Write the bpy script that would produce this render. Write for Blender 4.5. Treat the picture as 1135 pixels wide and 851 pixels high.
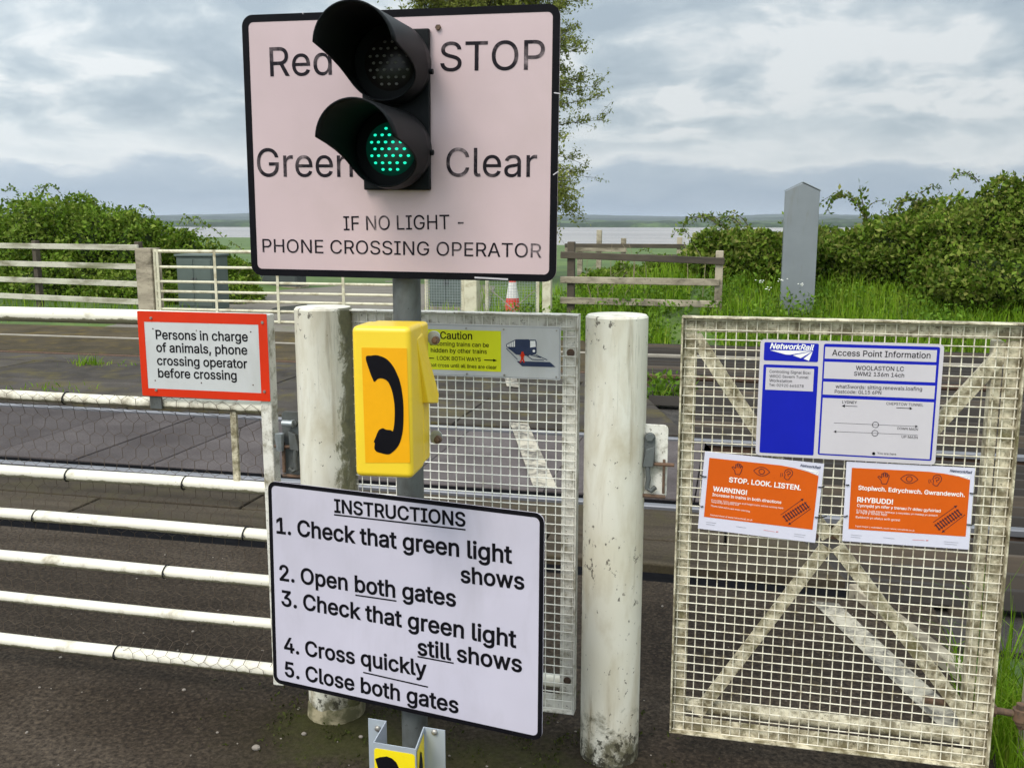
import bpy, bmesh, math, random, os
import numpy as np
from mathutils import Vector, Matrix, Euler, noise as mnoise

# ---------------------------------------------------------------- clear
for o in list(bpy.data.objects):
    bpy.data.objects.remove(o)
SC = bpy.context.scene
COL = SC.collection
R = math.radians
PI = math.pi

# ---------------------------------------------------------------- camera
# X runs along the railway, Y across it, Z up; metres.
YAW = R(13.3)
PITCH = math.atan(178.5 / 1050.0)
EYE = Vector((0.0, 0.0, 1.6))
cam_d = bpy.data.cameras.new('camera')
cam_d.sensor_fit = 'HORIZONTAL'
cam_d.sensor_width = 36.0
cam_d.lens = 36.0 * 1050.0 / 1135.0
cam_d.clip_start = 0.05
cam_d.clip_end = 30000.0
cam = bpy.data.objects.new('camera', cam_d)
COL.objects.link(cam)
cam.location = EYE
cam.rotation_euler = (PI / 2 - PITCH, 0, YAW)
SC.camera = cam

# ---------------------------------------------------------------- world
SUN_DIR = Vector((-0.40, -0.914, 0.0)).normalized() * math.cos(R(48)) + Vector((0, 0, math.sin(R(48))))
W = bpy.data.worlds.new('World')
SC.world = W
W.use_nodes = True
wn, wl = W.node_tree.nodes, W.node_tree.links
wn.clear()


def wnode(t, **kw):
    n = wn.new(t)
    for k, v in kw.items():
        setattr(n, k, v)
    return n


def wmath(op, a, b=None, clamp=False):
    n = wn.new('ShaderNodeMath'); n.operation = op; n.use_clamp = clamp
    for i, v in enumerate((a, b)):
        if v is None: continue
        if isinstance(v, (int, float)): n.inputs[i].default_value = v
        else: wl.new(v, n.inputs[i])
    return n.outputs[0]


def wmix(fac, a, b):
    n = wn.new('ShaderNodeMix'); n.data_type = 'RGBA'
    for s, v in ((n.inputs[0], fac), (n.inputs[6], a), (n.inputs[7], b)):
        if isinstance(v, (int, float)): s.default_value = v
        elif isinstance(v, tuple): s.default_value = (*v, 1)
        else: wl.new(v, s)
    return n.outputs[2]


def wramp(fac, stops):
    n = wn.new('ShaderNodeValToRGB')
    e = n.color_ramp.elements
    while len(e) < len(stops): e.new(0.5)
    for el, (p, c) in zip(e, stops):
        el.position = p
        el.color = (*c, 1) if isinstance(c, tuple) else (c, c, c, 1)
    wl.new(fac, n.inputs[0])
    return n.outputs[0]


tc = wnode('ShaderNodeTexCoord')
sep = wnode('ShaderNodeSeparateXYZ'); wl.new(tc.outputs['Generated'], sep.inputs[0])
zc = wmath('MAXIMUM', sep.outputs[2], 0.0)
zz = wmath('ADD', zc, 0.30)
cmb = wnode('ShaderNodeCombineXYZ')
wl.new(wmath('DIVIDE', sep.outputs[0], zz), cmb.inputs[0])
wl.new(wmath('DIVIDE', sep.outputs[1], zz), cmb.inputs[1])


def wnoise(scale, detail, rough, dist, off=(0, 0, 0), sc=(1, 1, 1)):
    mp = wnode('ShaderNodeMapping')
    mp.inputs['Location'].default_value = off
    mp.inputs['Scale'].default_value = sc
    wl.new(cmb.outputs[0], mp.inputs[0])
    n = wnode('ShaderNodeTexNoise')
    n.inputs['Scale'].default_value = scale
    n.inputs['Detail'].default_value = detail
    n.inputs['Roughness'].default_value = rough
    n.inputs['Distortion'].default_value = dist
    wl.new(mp.outputs[0], n.inputs['Vector'])
    return n.outputs[0]


big = wnoise(1.5, 3, 0.5, 0.2, (6.1, 1.2, 0))
med = wnoise(4.8, 11, 0.55, 0.3, (2.5, 5.5, 0))
cl = wmath('ADD', wmath('MULTIPLY', big, 0.45), wmath('MULTIPLY', med, 0.55))
CLOUD = wramp(cl, [(0.40, (0.38, 0.455, 0.52)), (0.475, (0.46, 0.535, 0.59)),
                   (0.52, (0.56, 0.625, 0.665)), (0.57, (0.73, 0.765, 0.78))])
# far cloud banks low over the estuary: bluish base, paler tops
lowmap = wnode('ShaderNodeMapping'); lowmap.inputs['Scale'].default_value = (7.0, 7.0, 20.0)
wl.new(tc.outputs['Generated'], lowmap.inputs[0])
ln = wnode('ShaderNodeTexNoise'); ln.inputs['Scale'].default_value = 1.0
ln.inputs['Detail'].default_value = 7; ln.inputs['Roughness'].default_value = 0.55
wl.new(lowmap.outputs[0], ln.inputs['Vector'])
elev = wmath('ADD', sep.outputs[2], wmath('MULTIPLY', wmath('SUBTRACT', ln.outputs[0], 0.5), 0.10))
LOW = wramp(wmath('MULTIPLY', elev, 5.0), [(0.0, (0.46, 0.545, 0.63)), (0.15, (0.385, 0.475, 0.575)), (0.24, (0.46, 0.545, 0.63)),
                                           (0.30, (0.74, 0.78, 0.80)), (0.48, (0.60, 0.67, 0.71))])
lowfac = wramp(wmath('MULTIPLY', elev, 5.0), [(0.30, 0.92), (0.55, 0.0)])
CL2 = wmix(lowfac, CLOUD, LOW)
# overcast sky: brighter overhead and round the veiled sun behind the viewer
dot = wnode('ShaderNodeVectorMath', operation='DOT_PRODUCT')
wl.new(tc.outputs['Generated'], dot.inputs[0]); dot.inputs[1].default_value = SUN_DIR
glow = wmath('POWER', wmath('MAXIMUM', wmath('ADD', wmath('MULTIPLY', dot.outputs['Value'], 0.5), 0.5), 0.0), 2.2)
gain = wmath('ADD', wmath('ADD', 0.75, wmath('MULTIPLY', glow, 1.74)), wmath('MULTIPLY', wmath('POWER', zc, 1.6), 0.75))
gm = wnode('ShaderNodeVectorMath', operation='SCALE')
wl.new(CL2, gm.inputs[0]); wl.new(wmath('MULTIPLY', gain, 10.0), gm.inputs['Scale'])
sky = wnode('ShaderNodeTexSky')
sky.sky_type = 'NISHITA'; sky.sun_disc = False
sky.sun_elevation = R(48)
sky.sun_rotation = math.atan2(SUN_DIR.x, SUN_DIR.y)
sky.air_density = 1.2; sky.dust_density = 2.0
final = wmix(0.94, sky.outputs[0], gm.outputs[0])
bg = wnode('ShaderNodeBackground'); wl.new(final, bg.inputs[0]); bg.inputs[1].default_value = 0.1
wo = wnode('ShaderNodeOutputWorld'); wl.new(bg.outputs[0], wo.inputs[0])

# ---------------------------------------------------------------- sun (veiled)
sd = bpy.data.lights.new('sun', 'SUN')
sd.energy = 1.6
sd.angle = R(24)
sd.color = (1.0, 0.93, 0.83)
so = bpy.data.objects.new('sun', sd)
COL.objects.link(so)
so.rotation_euler = (-SUN_DIR).to_track_quat('-Z', 'Y').to_euler()

VS = SC.view_settings
VS.view_transform = 'Standard'
VS.look = 'None'
VS.exposure = 0.28
VS.gamma = 1.0
VS.use_curve_mapping = False
SC.cycles.max_bounces = 6
SC.cycles.volume_bounces = 0
SC.cycles.use_denoising = True

# ================================================================ helpers
RX = Vector((math.cos(YAW), math.sin(YAW), 0))
FW = Vector((-math.sin(YAW) * math.cos(PITCH), math.cos(YAW) * math.cos(PITCH), -math.sin(PITCH)))
UPV = RX.cross(FW)


def ray(px, py):
    return FW + RX * ((px - 567.5) / 1050.0) - UPV * ((py - 425.5) / 1050.0)


def at(px, py, v):
    """the point of the plane y = v seen at a photo pixel -> (x, z)"""
    d = ray(px, py)
    p = EYE + d * (v / d.y)
    return p.x, p.z


def gnd(px, py, z=0.0):
    d = ray(px, py)
    p = EYE + d * ((z - EYE.z) / d.z)
    return p.x, p.y


class MB:
    def __init__(s):
        s.v = []; s.f = []; s.m = []

    def add(s, vs, fs, mi=0):
        b = len(s.v)
        s.v += [tuple(v) for v in vs]
        for f in fs:
            s.f.append(tuple(b + i for i in f)); s.m.append(mi)
        return s

    def box(s, c, d, rot=None, mi=0):
        x, y, z = d[0] / 2, d[1] / 2, d[2] / 2
        vs = [Vector(p) for p in ((-x, -y, -z), (x, -y, -z), (x, y, -z), (-x, y, -z), (-x, -y, z), (x, -y, z), (x, y, z), (-x, y, z))]
        if rot is not None:
            vs = [rot @ v for v in vs]
        c = Vector(c)
        return s.add([v + c for v in vs], [(0, 3, 2, 1), (4, 5, 6, 7), (0, 1, 5, 4), (1, 2, 6, 5), (2, 3, 7, 6), (3, 0, 4, 7)], mi)

    def span(s, a, b, mi=0):
        a, b = Vector(a), Vector(b)
        lo = Vector(map(min, a, b)); hi = Vector(map(max, a, b))
        return s.box((lo + hi) / 2, hi - lo, None, mi)

    def bar(s, p0, p1, w, t, up=(0, 0, 1), mi=0):
        """rectangular bar, w across, t along the 'up' side"""
        p0, p1 = Vector(p0), Vector(p1)
        d = (p1 - p0).normalized(); up = Vector(up)
        sd_ = d.cross(up).normalized(); u2 = sd_.cross(d).normalized()
        vs = []
        for p in (p0, p1):
            for a, b in ((-1, -1), (1, -1), (1, 1), (-1, 1)):
                vs.append(p + sd_ * a * w / 2 + u2 * b * t / 2)
        return s.add(vs, [(3, 2, 1, 0), (4, 5, 6, 7), (0, 1, 5, 4), (1, 2, 6, 5), (2, 3, 7, 6), (3, 0, 4, 7)], mi)

    def tube(s, pts, r, n=12, cap=True, mi=0):
        pts = [Vector(p) for p in pts]
        rs = r if isinstance(r, (list, tuple)) else [r] * len(pts)
        vs = []; prev = None
        for i, p in enumerate(pts):
            d = (pts[min(i + 1, len(pts) - 1)] - pts[max(i - 1, 0)]).normalized()
            a = Vector((0, 0, 1)) if abs(d.z) < 0.95 else Vector((1, 0, 0))
            if prev is not None: a = prev
            x = d.cross(a).normalized(); y = x.cross(d).normalized(); prev = y
            for k in range(n):
                t = 2 * PI * k / n
                vs.append(p + (x * math.cos(t) + y * math.sin(t)) * rs[i])
        fs = []
        for i in range(len(pts) - 1):
            for k in range(n):
                k2 = (k + 1) % n
                fs.append((i * n + k, i * n + k2, (i + 1) * n + k2, (i + 1) * n + k))
        if cap:
            fs.append(tuple(range(n - 1, -1, -1)))
            fs.append(tuple((len(pts) - 1) * n + k for k in range(n)))
        return s.add(vs, fs, mi)

    def prism(s, poly, y0, y1, mi=0):
        """poly of (x, z) points extruded from y0 (front) to y1"""
        n = len(poly)
        vs = [(x, y0, z) for x, z in poly] + [(x, y1, z) for x, z in poly]
        fs = [tuple(range(n)), tuple(range(2 * n - 1, n - 1, -1))]
        fs += [(i, n + i, n + (i + 1) % n, (i + 1) % n) for i in range(n)]
        return s.add(vs, fs, mi)

    def flat(s, poly, y, mi=0):
        return s.add([(x, y, z) for x, z in poly], [tuple(range(len(poly)))], mi)

    def ring(s, a, b, y, mi=0):
        n = len(a)
        return s.add([(x, y, z) for x, z in a] + [(x, y, z) for x, z in b],
                     [(i, (i + 1) % n, n + (i + 1) % n, n + i) for i in range(n)], mi)

    def ball(s, c, r, seg=10, rings=6, mi=0):
        rr_ = Vector(r) if not isinstance(r, (int, float)) else Vector((r, r, r))
        vs = [(c[0], c[1], c[2] - rr_.z)]
        for i in range(1, rings):
            t = -PI / 2 + PI * i / rings
            for k in range(seg):
                a = 2 * PI * k / seg
                vs.append((c[0] + rr_.x * math.cos(t) * math.cos(a), c[1] + rr_.y * math.cos(t) * math.sin(a), c[2] + rr_.z * math.sin(t)))
        vs.append((c[0], c[1], c[2] + rr_.z))
        fs = [(0, 1 + (k + 1) % seg, 1 + k) for k in range(seg)]
        for i in range(rings - 2):
            for k in range(seg):
                a = 1 + i * seg + k; b = 1 + i * seg + (k + 1) % seg
                fs.append((a, b, b + seg, a + seg))
        t = len(vs) - 1; b0 = 1 + (rings - 2) * seg
        fs += [(b0 + k, b0 + (k + 1) % seg, t) for k in range(seg)]
        return s.add(vs, fs, mi)

    def build(s, name, mats, parent=None, bevel=0.0, smooth=False, seg=2, normals=True):
        me = bpy.data.meshes.new(name)
        me.from_pydata(s.v, [], s.f)
        mats = mats if isinstance(mats, (list, tuple)) else [mats]
        for m in mats: me.materials.append(m)
        if len(mats) > 1: me.polygons.foreach_set('material_index', s.m)
        if normals:
            bm = bmesh.new(); bm.from_mesh(me)
            bmesh.ops.recalc_face_normals(bm, faces=bm.faces)
            bm.to_mesh(me); bm.free()
        if smooth:
            me.polygons.foreach_set('use_smooth', [True] * len(me.polygons))
            me.set_sharp_from_angle(angle=R(38))
        me.update()
        o = bpy.data.objects.new(name, me)
        COL.objects.link(o)
        if parent is not None: o.parent = parent
        if bevel:
            b = o.modifiers.new('bevel', 'BEVEL'); b.width = bevel; b.segments = seg
            b.limit_method = 'ANGLE'; b.angle_limit = R(40)
            b.harden_normals = False
        return o


def np_obj(name, V, F, mats, parent=None, smooth=False):
    me = bpy.data.meshes.new(name)
    V = np.asarray(V, dtype=np.float32); F = np.asarray(F, dtype=np.int32)
    k = F.shape[1]
    me.vertices.add(len(V)); me.vertices.foreach_set('co', V.ravel())
    me.loops.add(F.size); me.loops.foreach_set('vertex_index', F.ravel())
    me.polygons.add(len(F))
    me.polygons.foreach_set('loop_start', np.arange(0, F.size, k, dtype=np.int32))
    me.polygons.foreach_set('loop_total', np.full(len(F), k, dtype=np.int32))
    if smooth: me.polygons.foreach_set('use_smooth', np.ones(len(F), dtype=bool))
    me.materials.append(mats)
    me.update(calc_edges=True); me.validate()
    o = bpy.data.objects.new(name, me); COL.objects.link(o)
    if parent is not None: o.parent = parent
    return o


def tag(o, label=None, cat=None, group=None, kind=None):
    if label: o['label'] = label
    if cat: o['category'] = cat
    if group: o['group'] = group
    if kind: o['kind'] = kind
    return o


def thing(name, label, cat, loc=(0, 0, 0), rot=(0, 0, 0), group=None):
    o = bpy.data.objects.new(name, None)
    o.empty_display_size = 0.1
    COL.objects.link(o)
    o.location = loc; o.rotation_euler = rot
    return tag(o, label, cat, group)


def local(o):
    """matrix of an object whose parent is the world"""
    return Matrix.LocRotScale(o.location, o.rotation_euler, None)


def pl(Mi, px, py, y0):
    """photo pixel -> (x, z) on the plane y = y0 of a local frame (Mi = inverse matrix)"""
    e = Mi @ EYE; d = Mi.to_3x3() @ ray(px, py)
    p = e + d * ((y0 - e.y) / d.y)
    return p.x, p.z


def rrect(w, h, r, seg=6, cx=0, cz=0):
    pts = []
    for sx, sz, a0 in ((1, -1, -90), (1, 1, 0), (-1, 1, 90), (-1, -1, 180)):
        for k in range(seg + 1):
            a = R(a0 + 90 * k / seg)
            pts.append((cx + sx * (w / 2 - r) + r * math.cos(a), cz + sz * (h / 2 - r) + r * math.sin(a)))
    return pts


# ---------------------------------------------------------------- materials
def shader(name):
    m = bpy.data.materials.new(name); m.use_nodes = True
    nt = m.node_tree; b = nt.nodes['Principled BSDF']
    return m, nt, b


class N:
    """tiny node helper"""
    def __init__(s, nt): s.nt = nt; s._oc = None

    def put(s, sock, v):
        if isinstance(v, (int, float)): sock.default_value = v
        elif isinstance(v, tuple): sock.default_value = (*v, 1) if len(v) == 3 and sock.type == 'RGBA' else v
        else: s.nt.links.new(v, sock)

    def coord(s, scale=(1, 1, 1), off=(0, 0, 0), which='Object'):
        if s._oc is None: s._oc = s.nt.nodes.new('ShaderNodeTexCoord')
        mp = s.nt.nodes.new('ShaderNodeMapping')
        mp.inputs['Scale'].default_value = scale; mp.inputs['Location'].default_value = off
        s.nt.links.new(s._oc.outputs[which], mp.inputs[0])
        return mp.outputs[0]

    def noise(s, scale, detail=4, rough=0.55, dist=0.0, sc=(1, 1, 1), off=(0, 0, 0)):
        n = s.nt.nodes.new('ShaderNodeTexNoise')
        n.inputs['Scale'].default_value = scale; n.inputs['Detail'].default_value = detail
        n.inputs['Roughness'].default_value = rough; n.inputs['Distortion'].default_value = dist
        s.nt.links.new(s.coord(sc, off), n.inputs['Vector'])
        return n.outputs[0]

    def voronoi(s, scale, feature='F1', sc=(1, 1, 1), out='Distance'):
        n = s.nt.nodes.new('ShaderNodeTexVoronoi'); n.feature = feature
        n.inputs['Scale'].default_value = scale
        s.nt.links.new(s.coord(sc), n.inputs['Vector'])
        return n.outputs[out]

    def ramp(s, fac, stops, interp='LINEAR'):
        n = s.nt.nodes.new('ShaderNodeValToRGB'); n.color_ramp.interpolation = interp
        e = n.color_ramp.elements
        while len(e) < len(stops): e.new(0.5)
        for el, (p, c) in zip(e, stops):
            el.position = p; el.color = (*c, 1) if isinstance(c, tuple) else (c, c, c, 1)
        s.nt.links.new(fac, n.inputs[0])
        return n.outputs[0]

    def mix(s, fac, a, b, mode='MIX'):
        n = s.nt.nodes.new('ShaderNodeMix'); n.data_type = 'RGBA'; n.blend_type = mode
        s.put(n.inputs[0], fac); s.put(n.inputs[6], a); s.put(n.inputs[7], b)
        return n.outputs[2]

    def math(s, op, a, b=None, clamp=False):
        n = s.nt.nodes.new('ShaderNodeMath'); n.operation = op; n.use_clamp = clamp
        s.put(n.inputs[0], a)
        if b is not None: s.put(n.inputs[1], b)
        return n.outputs[0]

    def bump(s, b, h, strength=0.3, dist=0.01):
        n = s.nt.nodes.new('ShaderNodeBump'); n.inputs['Strength'].default_value = strength
        n.inputs['Distance'].default_value = dist
        s.nt.links.new(h, n.inputs['Height']); s.nt.links.new(n.outputs[0], b.inputs['Normal'])

    def xyz(s, which='Object'):
        if s._oc is None: s._oc = s.nt.nodes.new('ShaderNodeTexCoord')
        n = s.nt.nodes.new('ShaderNodeSeparateXYZ'); s.nt.links.new(s._oc.outputs[which], n.inputs[0])
        return n.outputs

    def island(s):
        return s.nt.nodes.new('ShaderNodeNewGeometry').outputs['Random Per Island']


def plain(name, col, rough=0.5, metal=0.0, var=0.12, scale=30, bump=0.0, coat=0.0, spec=0.22):
    m, nt, b = shader(name); h = N(nt)
    n = h.noise(scale, 5, 0.6)
    f = h.ramp(n, [(0.3, 0.0), (0.7, 1.0)])
    d = tuple(c * (1 - var) for c in col); l = tuple(min(1, c * (1 + var)) for c in col)
    nt.links.new(h.mix(f, d, l), b.inputs['Base Color'])
    b.inputs['Roughness'].default_value = rough; b.inputs['Metallic'].default_value = metal
    b.inputs['Specular IOR Level'].default_value = spec
    if coat: b.inputs['Coat Weight'].default_value = coat
    if bump: h.bump(b, n, bump, 0.004)
    return m


def grimy(name, col, dirt=(0.13, 0.10, 0.05), lo=0.50, hi=0.68, scale=14, sc=(1, 1, 1), rough=0.5, spots=0.0,
          moss=None, moss_lo=0.6, metal=0.0, bump=0.15, max_dirt=0.9, underside=None):
    """paint with patchy dirt, speckled chips and algae"""
    m, nt, b = shader(name); h = N(nt)
    n1 = h.noise(scale, 8, 0.65, 0.3, sc)
    f = h.ramp(n1, [(lo, 0.0), (hi, max_dirt)])
    tone = h.noise(3.0, 3, 0.5)
    c0 = h.mix(h.ramp(tone, [(0.3, 0.0), (0.7, 1.0)]), tuple(c * 0.88 for c in col), col)
    c = h.mix(f, c0, dirt)
    if spots:
        v = h.noise(scale * 6, 3, 0.7)
        c = h.mix(h.ramp(v, [(0.70 - spots * 0.1, 0.0), (0.74 - spots * 0.1, 0.85)]), c, tuple(d * 0.5 for d in dirt))
    if moss:
        n2 = h.noise(scale * 0.35, 8, 0.7, 0.5, sc, (4, 2, 7))
        c = h.mix(h.ramp(n2, [(moss_lo, 0.0), (moss_lo + 0.12, 0.9)]), c, moss)
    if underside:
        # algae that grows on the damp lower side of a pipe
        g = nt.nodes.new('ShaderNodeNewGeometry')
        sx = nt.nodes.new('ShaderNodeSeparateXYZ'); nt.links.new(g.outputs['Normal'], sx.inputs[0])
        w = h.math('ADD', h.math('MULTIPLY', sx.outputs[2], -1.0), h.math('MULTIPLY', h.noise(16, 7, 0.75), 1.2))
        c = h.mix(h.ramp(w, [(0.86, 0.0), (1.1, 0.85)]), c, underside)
    nt.links.new(c, b.inputs['Base Color'])
    b.inputs['Roughness'].default_value = rough; b.inputs['Metallic'].default_value = metal
    if bump: h.bump(b, n1, bump, 0.003)
    return m


def leafy(name, cols, rough=0.55, trans=0.25):
    """one tint per leaf, with broad light and dark drifts"""
    m, nt, b = shader(name); h = N(nt)
    k = len(cols)
    i = h.island()
    c = h.ramp(i, [(j / (k - 1) if k > 1 else 0, cols[j]) for j in range(k)])
    n = h.noise(2.2, 5, 0.6)
    c = h.mix(h.ramp(n, [(0.36, 0.0), (0.62, 1.0)]), h.mix(0.5, c, tuple(x * 0.6 for x in cols[0])), c)
    n3 = h.noise(1.7, 4, 0.6, 0.3, (1, 1, 1), (8, 3, 5))
    c = h.mix(h.ramp(n3, [(0.54, 0.0), (0.70, 0.38)]), c, cols[-1])
    nt.links.new(c, b.inputs['Base Color'])
    b.inputs['Roughness'].default_value = rough
    b.inputs['Specular IOR Level'].default_value = 0.10
    tr = nt.nodes.new('ShaderNodeBsdfTranslucent'); nt.links.new(c, tr.inputs[0])
    mx = nt.nodes.new('ShaderNodeMixShader'); mx.inputs[0].default_value = trans
    nt.links.new(b.outputs[0], mx.inputs[1]); nt.links.new(tr.outputs[0], mx.inputs[2])
    nt.links.new(mx.outputs[0], nt.nodes['Material Output'].inputs[0])
    return m


M = {}
M['white_tube'] = grimy('white_tube', (0.80, 0.75, 0.62), (0.22, 0.17, 0.09), 0.56, 0.74, 9, (1, 1, 1), 0.42, 0.15, underside=(0.10, 0.09, 0.03), bump=0.1)
M['dirty_tube'] = grimy('dirty_tube', (0.80, 0.74, 0.60), (0.16, 0.12, 0.06), 0.46, 0.66, 11, (1, 1, 1), 0.5, 0.5, underside=(0.07, 0.06, 0.025), bump=0.15)
M['cream_angle'] = grimy('cream_angle', (0.68, 0.61, 0.44), (0.13, 0.10, 0.045), 0.41, 0.60, 26, (1, 1, 1), 0.6, 0.9, moss=(0.12, 0.105, 0.035), moss_lo=0.54)
M['mesh_wire'] = grimy('mesh_wire', (0.80, 0.74, 0.59), (0.26, 0.20, 0.10), 0.46, 0.70, 30, (1, 1, 1), 0.5, 0.0, bump=0.0)
M['white_angle'] = grimy('white_angle', (0.74, 0.71, 0.63), (0.17, 0.14, 0.07), 0.48, 0.68, 20, (1, 1, 1), 0.55, 0.7)
M['white_wire'] = grimy('white_wire', (0.86, 0.84, 0.75), (0.34, 0.29, 0.18), 0.54, 0.78, 30, (1, 1, 1), 0.5, 0.0, bump=0.0)
M['old_wire'] = plain('old_wire', (0.10, 0.075, 0.055), 0.7, 0.3)
M['tie'] = plain('tie', (0.012, 0.012, 0.012), 0.5)
M['galv'] = grimy('galv', (0.36, 0.39, 0.40), (0.20, 0.21, 0.21), 0.42, 0.68, 12, (1, 1, 2), 0.42, 0.1, metal=0.55, bump=0.05)
M['galv_dark'] = grimy('galv_dark', (0.115, 0.125, 0.122), (0.055, 0.054, 0.046), 0.40, 0.64, 12, (1, 1, 0.6), 0.6, 0.4, metal=0.1, bump=0.05)
M['grey_plate'] = plain('grey_plate', (0.42, 0.46, 0.50), 0.4, 0.3, 0.06, 8)
M['rust'] = grimy('rust', (0.15, 0.085, 0.05), (0.05, 0.035, 0.025), 0.42, 0.62, 40, (1, 1, 1), 0.8, 0.4, bump=0.4)
M['bolt'] = plain('bolt', (0.33, 0.31, 0.28), 0.4, 0.7, 0.2, 60)
M['pink'] = grimy('pink', (0.575, 0.430, 0.440), (0.46, 0.35, 0.335), 0.48, 0.80, 4.5, (1, 1, 1), 0.38, 0.0, bump=0.0, max_dirt=0.45)
M['lilac'] = grimy('lilac', (0.535, 0.500, 0.580), (0.37, 0.345, 0.38), 0.50, 0.82, 7, (1, 1, 0.35), 0.45, 0.0, bump=0.0, max_dirt=0.5)
M['signwhite'] = grimy('signwhite', (0.57, 0.57, 0.56), (0.38, 0.37, 0.33), 0.50, 0.85, 9, (1, 1, 0.4), 0.4, 0.0, bump=0.0, max_dirt=0.5)
M['panelwhite'] = plain('panelwhite', (0.55, 0.51, 0.535), 0.35, 0, 0.03, 8)
M['paper'] = plain('paper', (0.63, 0.61, 0.70), 0.35, 0, 0.02, 8)
M['black_vinyl'] = plain('black_vinyl', (0.006, 0.0055, 0.0075), 0.55, 0, 0.2, 20, spec=0.07)
M['red_vinyl'] = plain('red_vinyl', (0.60, 0.030, 0.006), 0.35, 0, 0.05, 8)
M['blue_vinyl'] = plain('blue_vinyl', (0.007, 0.013, 0.37), 0.35, 0, 0.06, 8)
M['navy_vinyl'] = plain('navy_vinyl', (0.028, 0.040, 0.085), 0.4)
M['lime_vinyl'] = plain('lime_vinyl', (0.72, 0.74, 0.02), 0.38, 0, 0.03, 10)
M['orange_print'] = plain('orange_print', (0.61, 0.100, 0.007), 0.35, 0, 0.06, 7)
M['white_print'] = plain('white_print', (0.85, 0.83, 0.80), 0.4, 0, 0.02)
M['dark_print'] = plain('dark_print', (0.05, 0.02, 0.03), 0.4)
M['grey_print'] = plain('grey_print', (0.25, 0.25, 0.27), 0.4)
M['red_print'] = plain('red_print', (0.65, 0.12, 0.10), 0.4)
M['phone_yellow'] = grimy('phone_yellow', (0.90, 0.62, 0.030), (0.55, 0.37, 0.03), 0.56, 0.85, 7, (1, 1, 1), 0.33, 0.0, bump=0.03, max_dirt=0.5)
M['phone_label'] = plain('phone_label', (0.80, 0.37, 0.005), 0.38, 0, 0.03)
M['marker_yellow'] = plain('marker_yellow', (0.80, 0.62, 0.01), 0.4, 0, 0.04)
M['lamp_black'] = plain('lamp_black', (0.006, 0.007, 0.008), 0.5, 0, 0.25, 12, spec=0.14)
M['lamp_inner'] = plain('lamp_inner', (0.006, 0.007, 0.008), 0.7, 0, 0.2, 12)
M['timber_dark'] = grimy('timber_dark', (0.085, 0.062, 0.042), (0.03, 0.023, 0.017), 0.42, 0.62, 7, (0.12, 1, 1), 0.8, 0.3, bump=0.3)
M['rail_steel'] = plain('rail_steel', (0.20, 0.20, 0.215), 0.45, 0.5, 0.15, 5)
M['rail_dull'] = plain('rail_dull', (0.30, 0.27, 0.22), 0.6, 0.2, 0.15, 5)
M['rail_rust'] = plain('rail_rust', (0.10, 0.06, 0.04), 0.8, 0.2, 0.3, 30)


def m_faded_ink():
    m, nt, b = shader('faded_ink'); h = N(nt)
    n = h.noise(9, 4, 0.6, 0.4)
    f2 = h.noise(60, 3, 0.7)
    w = h.math('ADD', n, h.math('MULTIPLY', f2, 0.25))
    c = h.ramp(w, [(0.61, (0.014, 0.011, 0.015)), (0.72, (0.10, 0.078, 0.083)), (0.80, (0.30, 0.235, 0.245))])
    nt.links.new(c, b.inputs['Base Color']); b.inputs['Roughness'].default_value = 0.5; b.inputs['Specular IOR Level'].default_value = 0.08
    return m
M['faded_ink'] = m_faded_ink()


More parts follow.
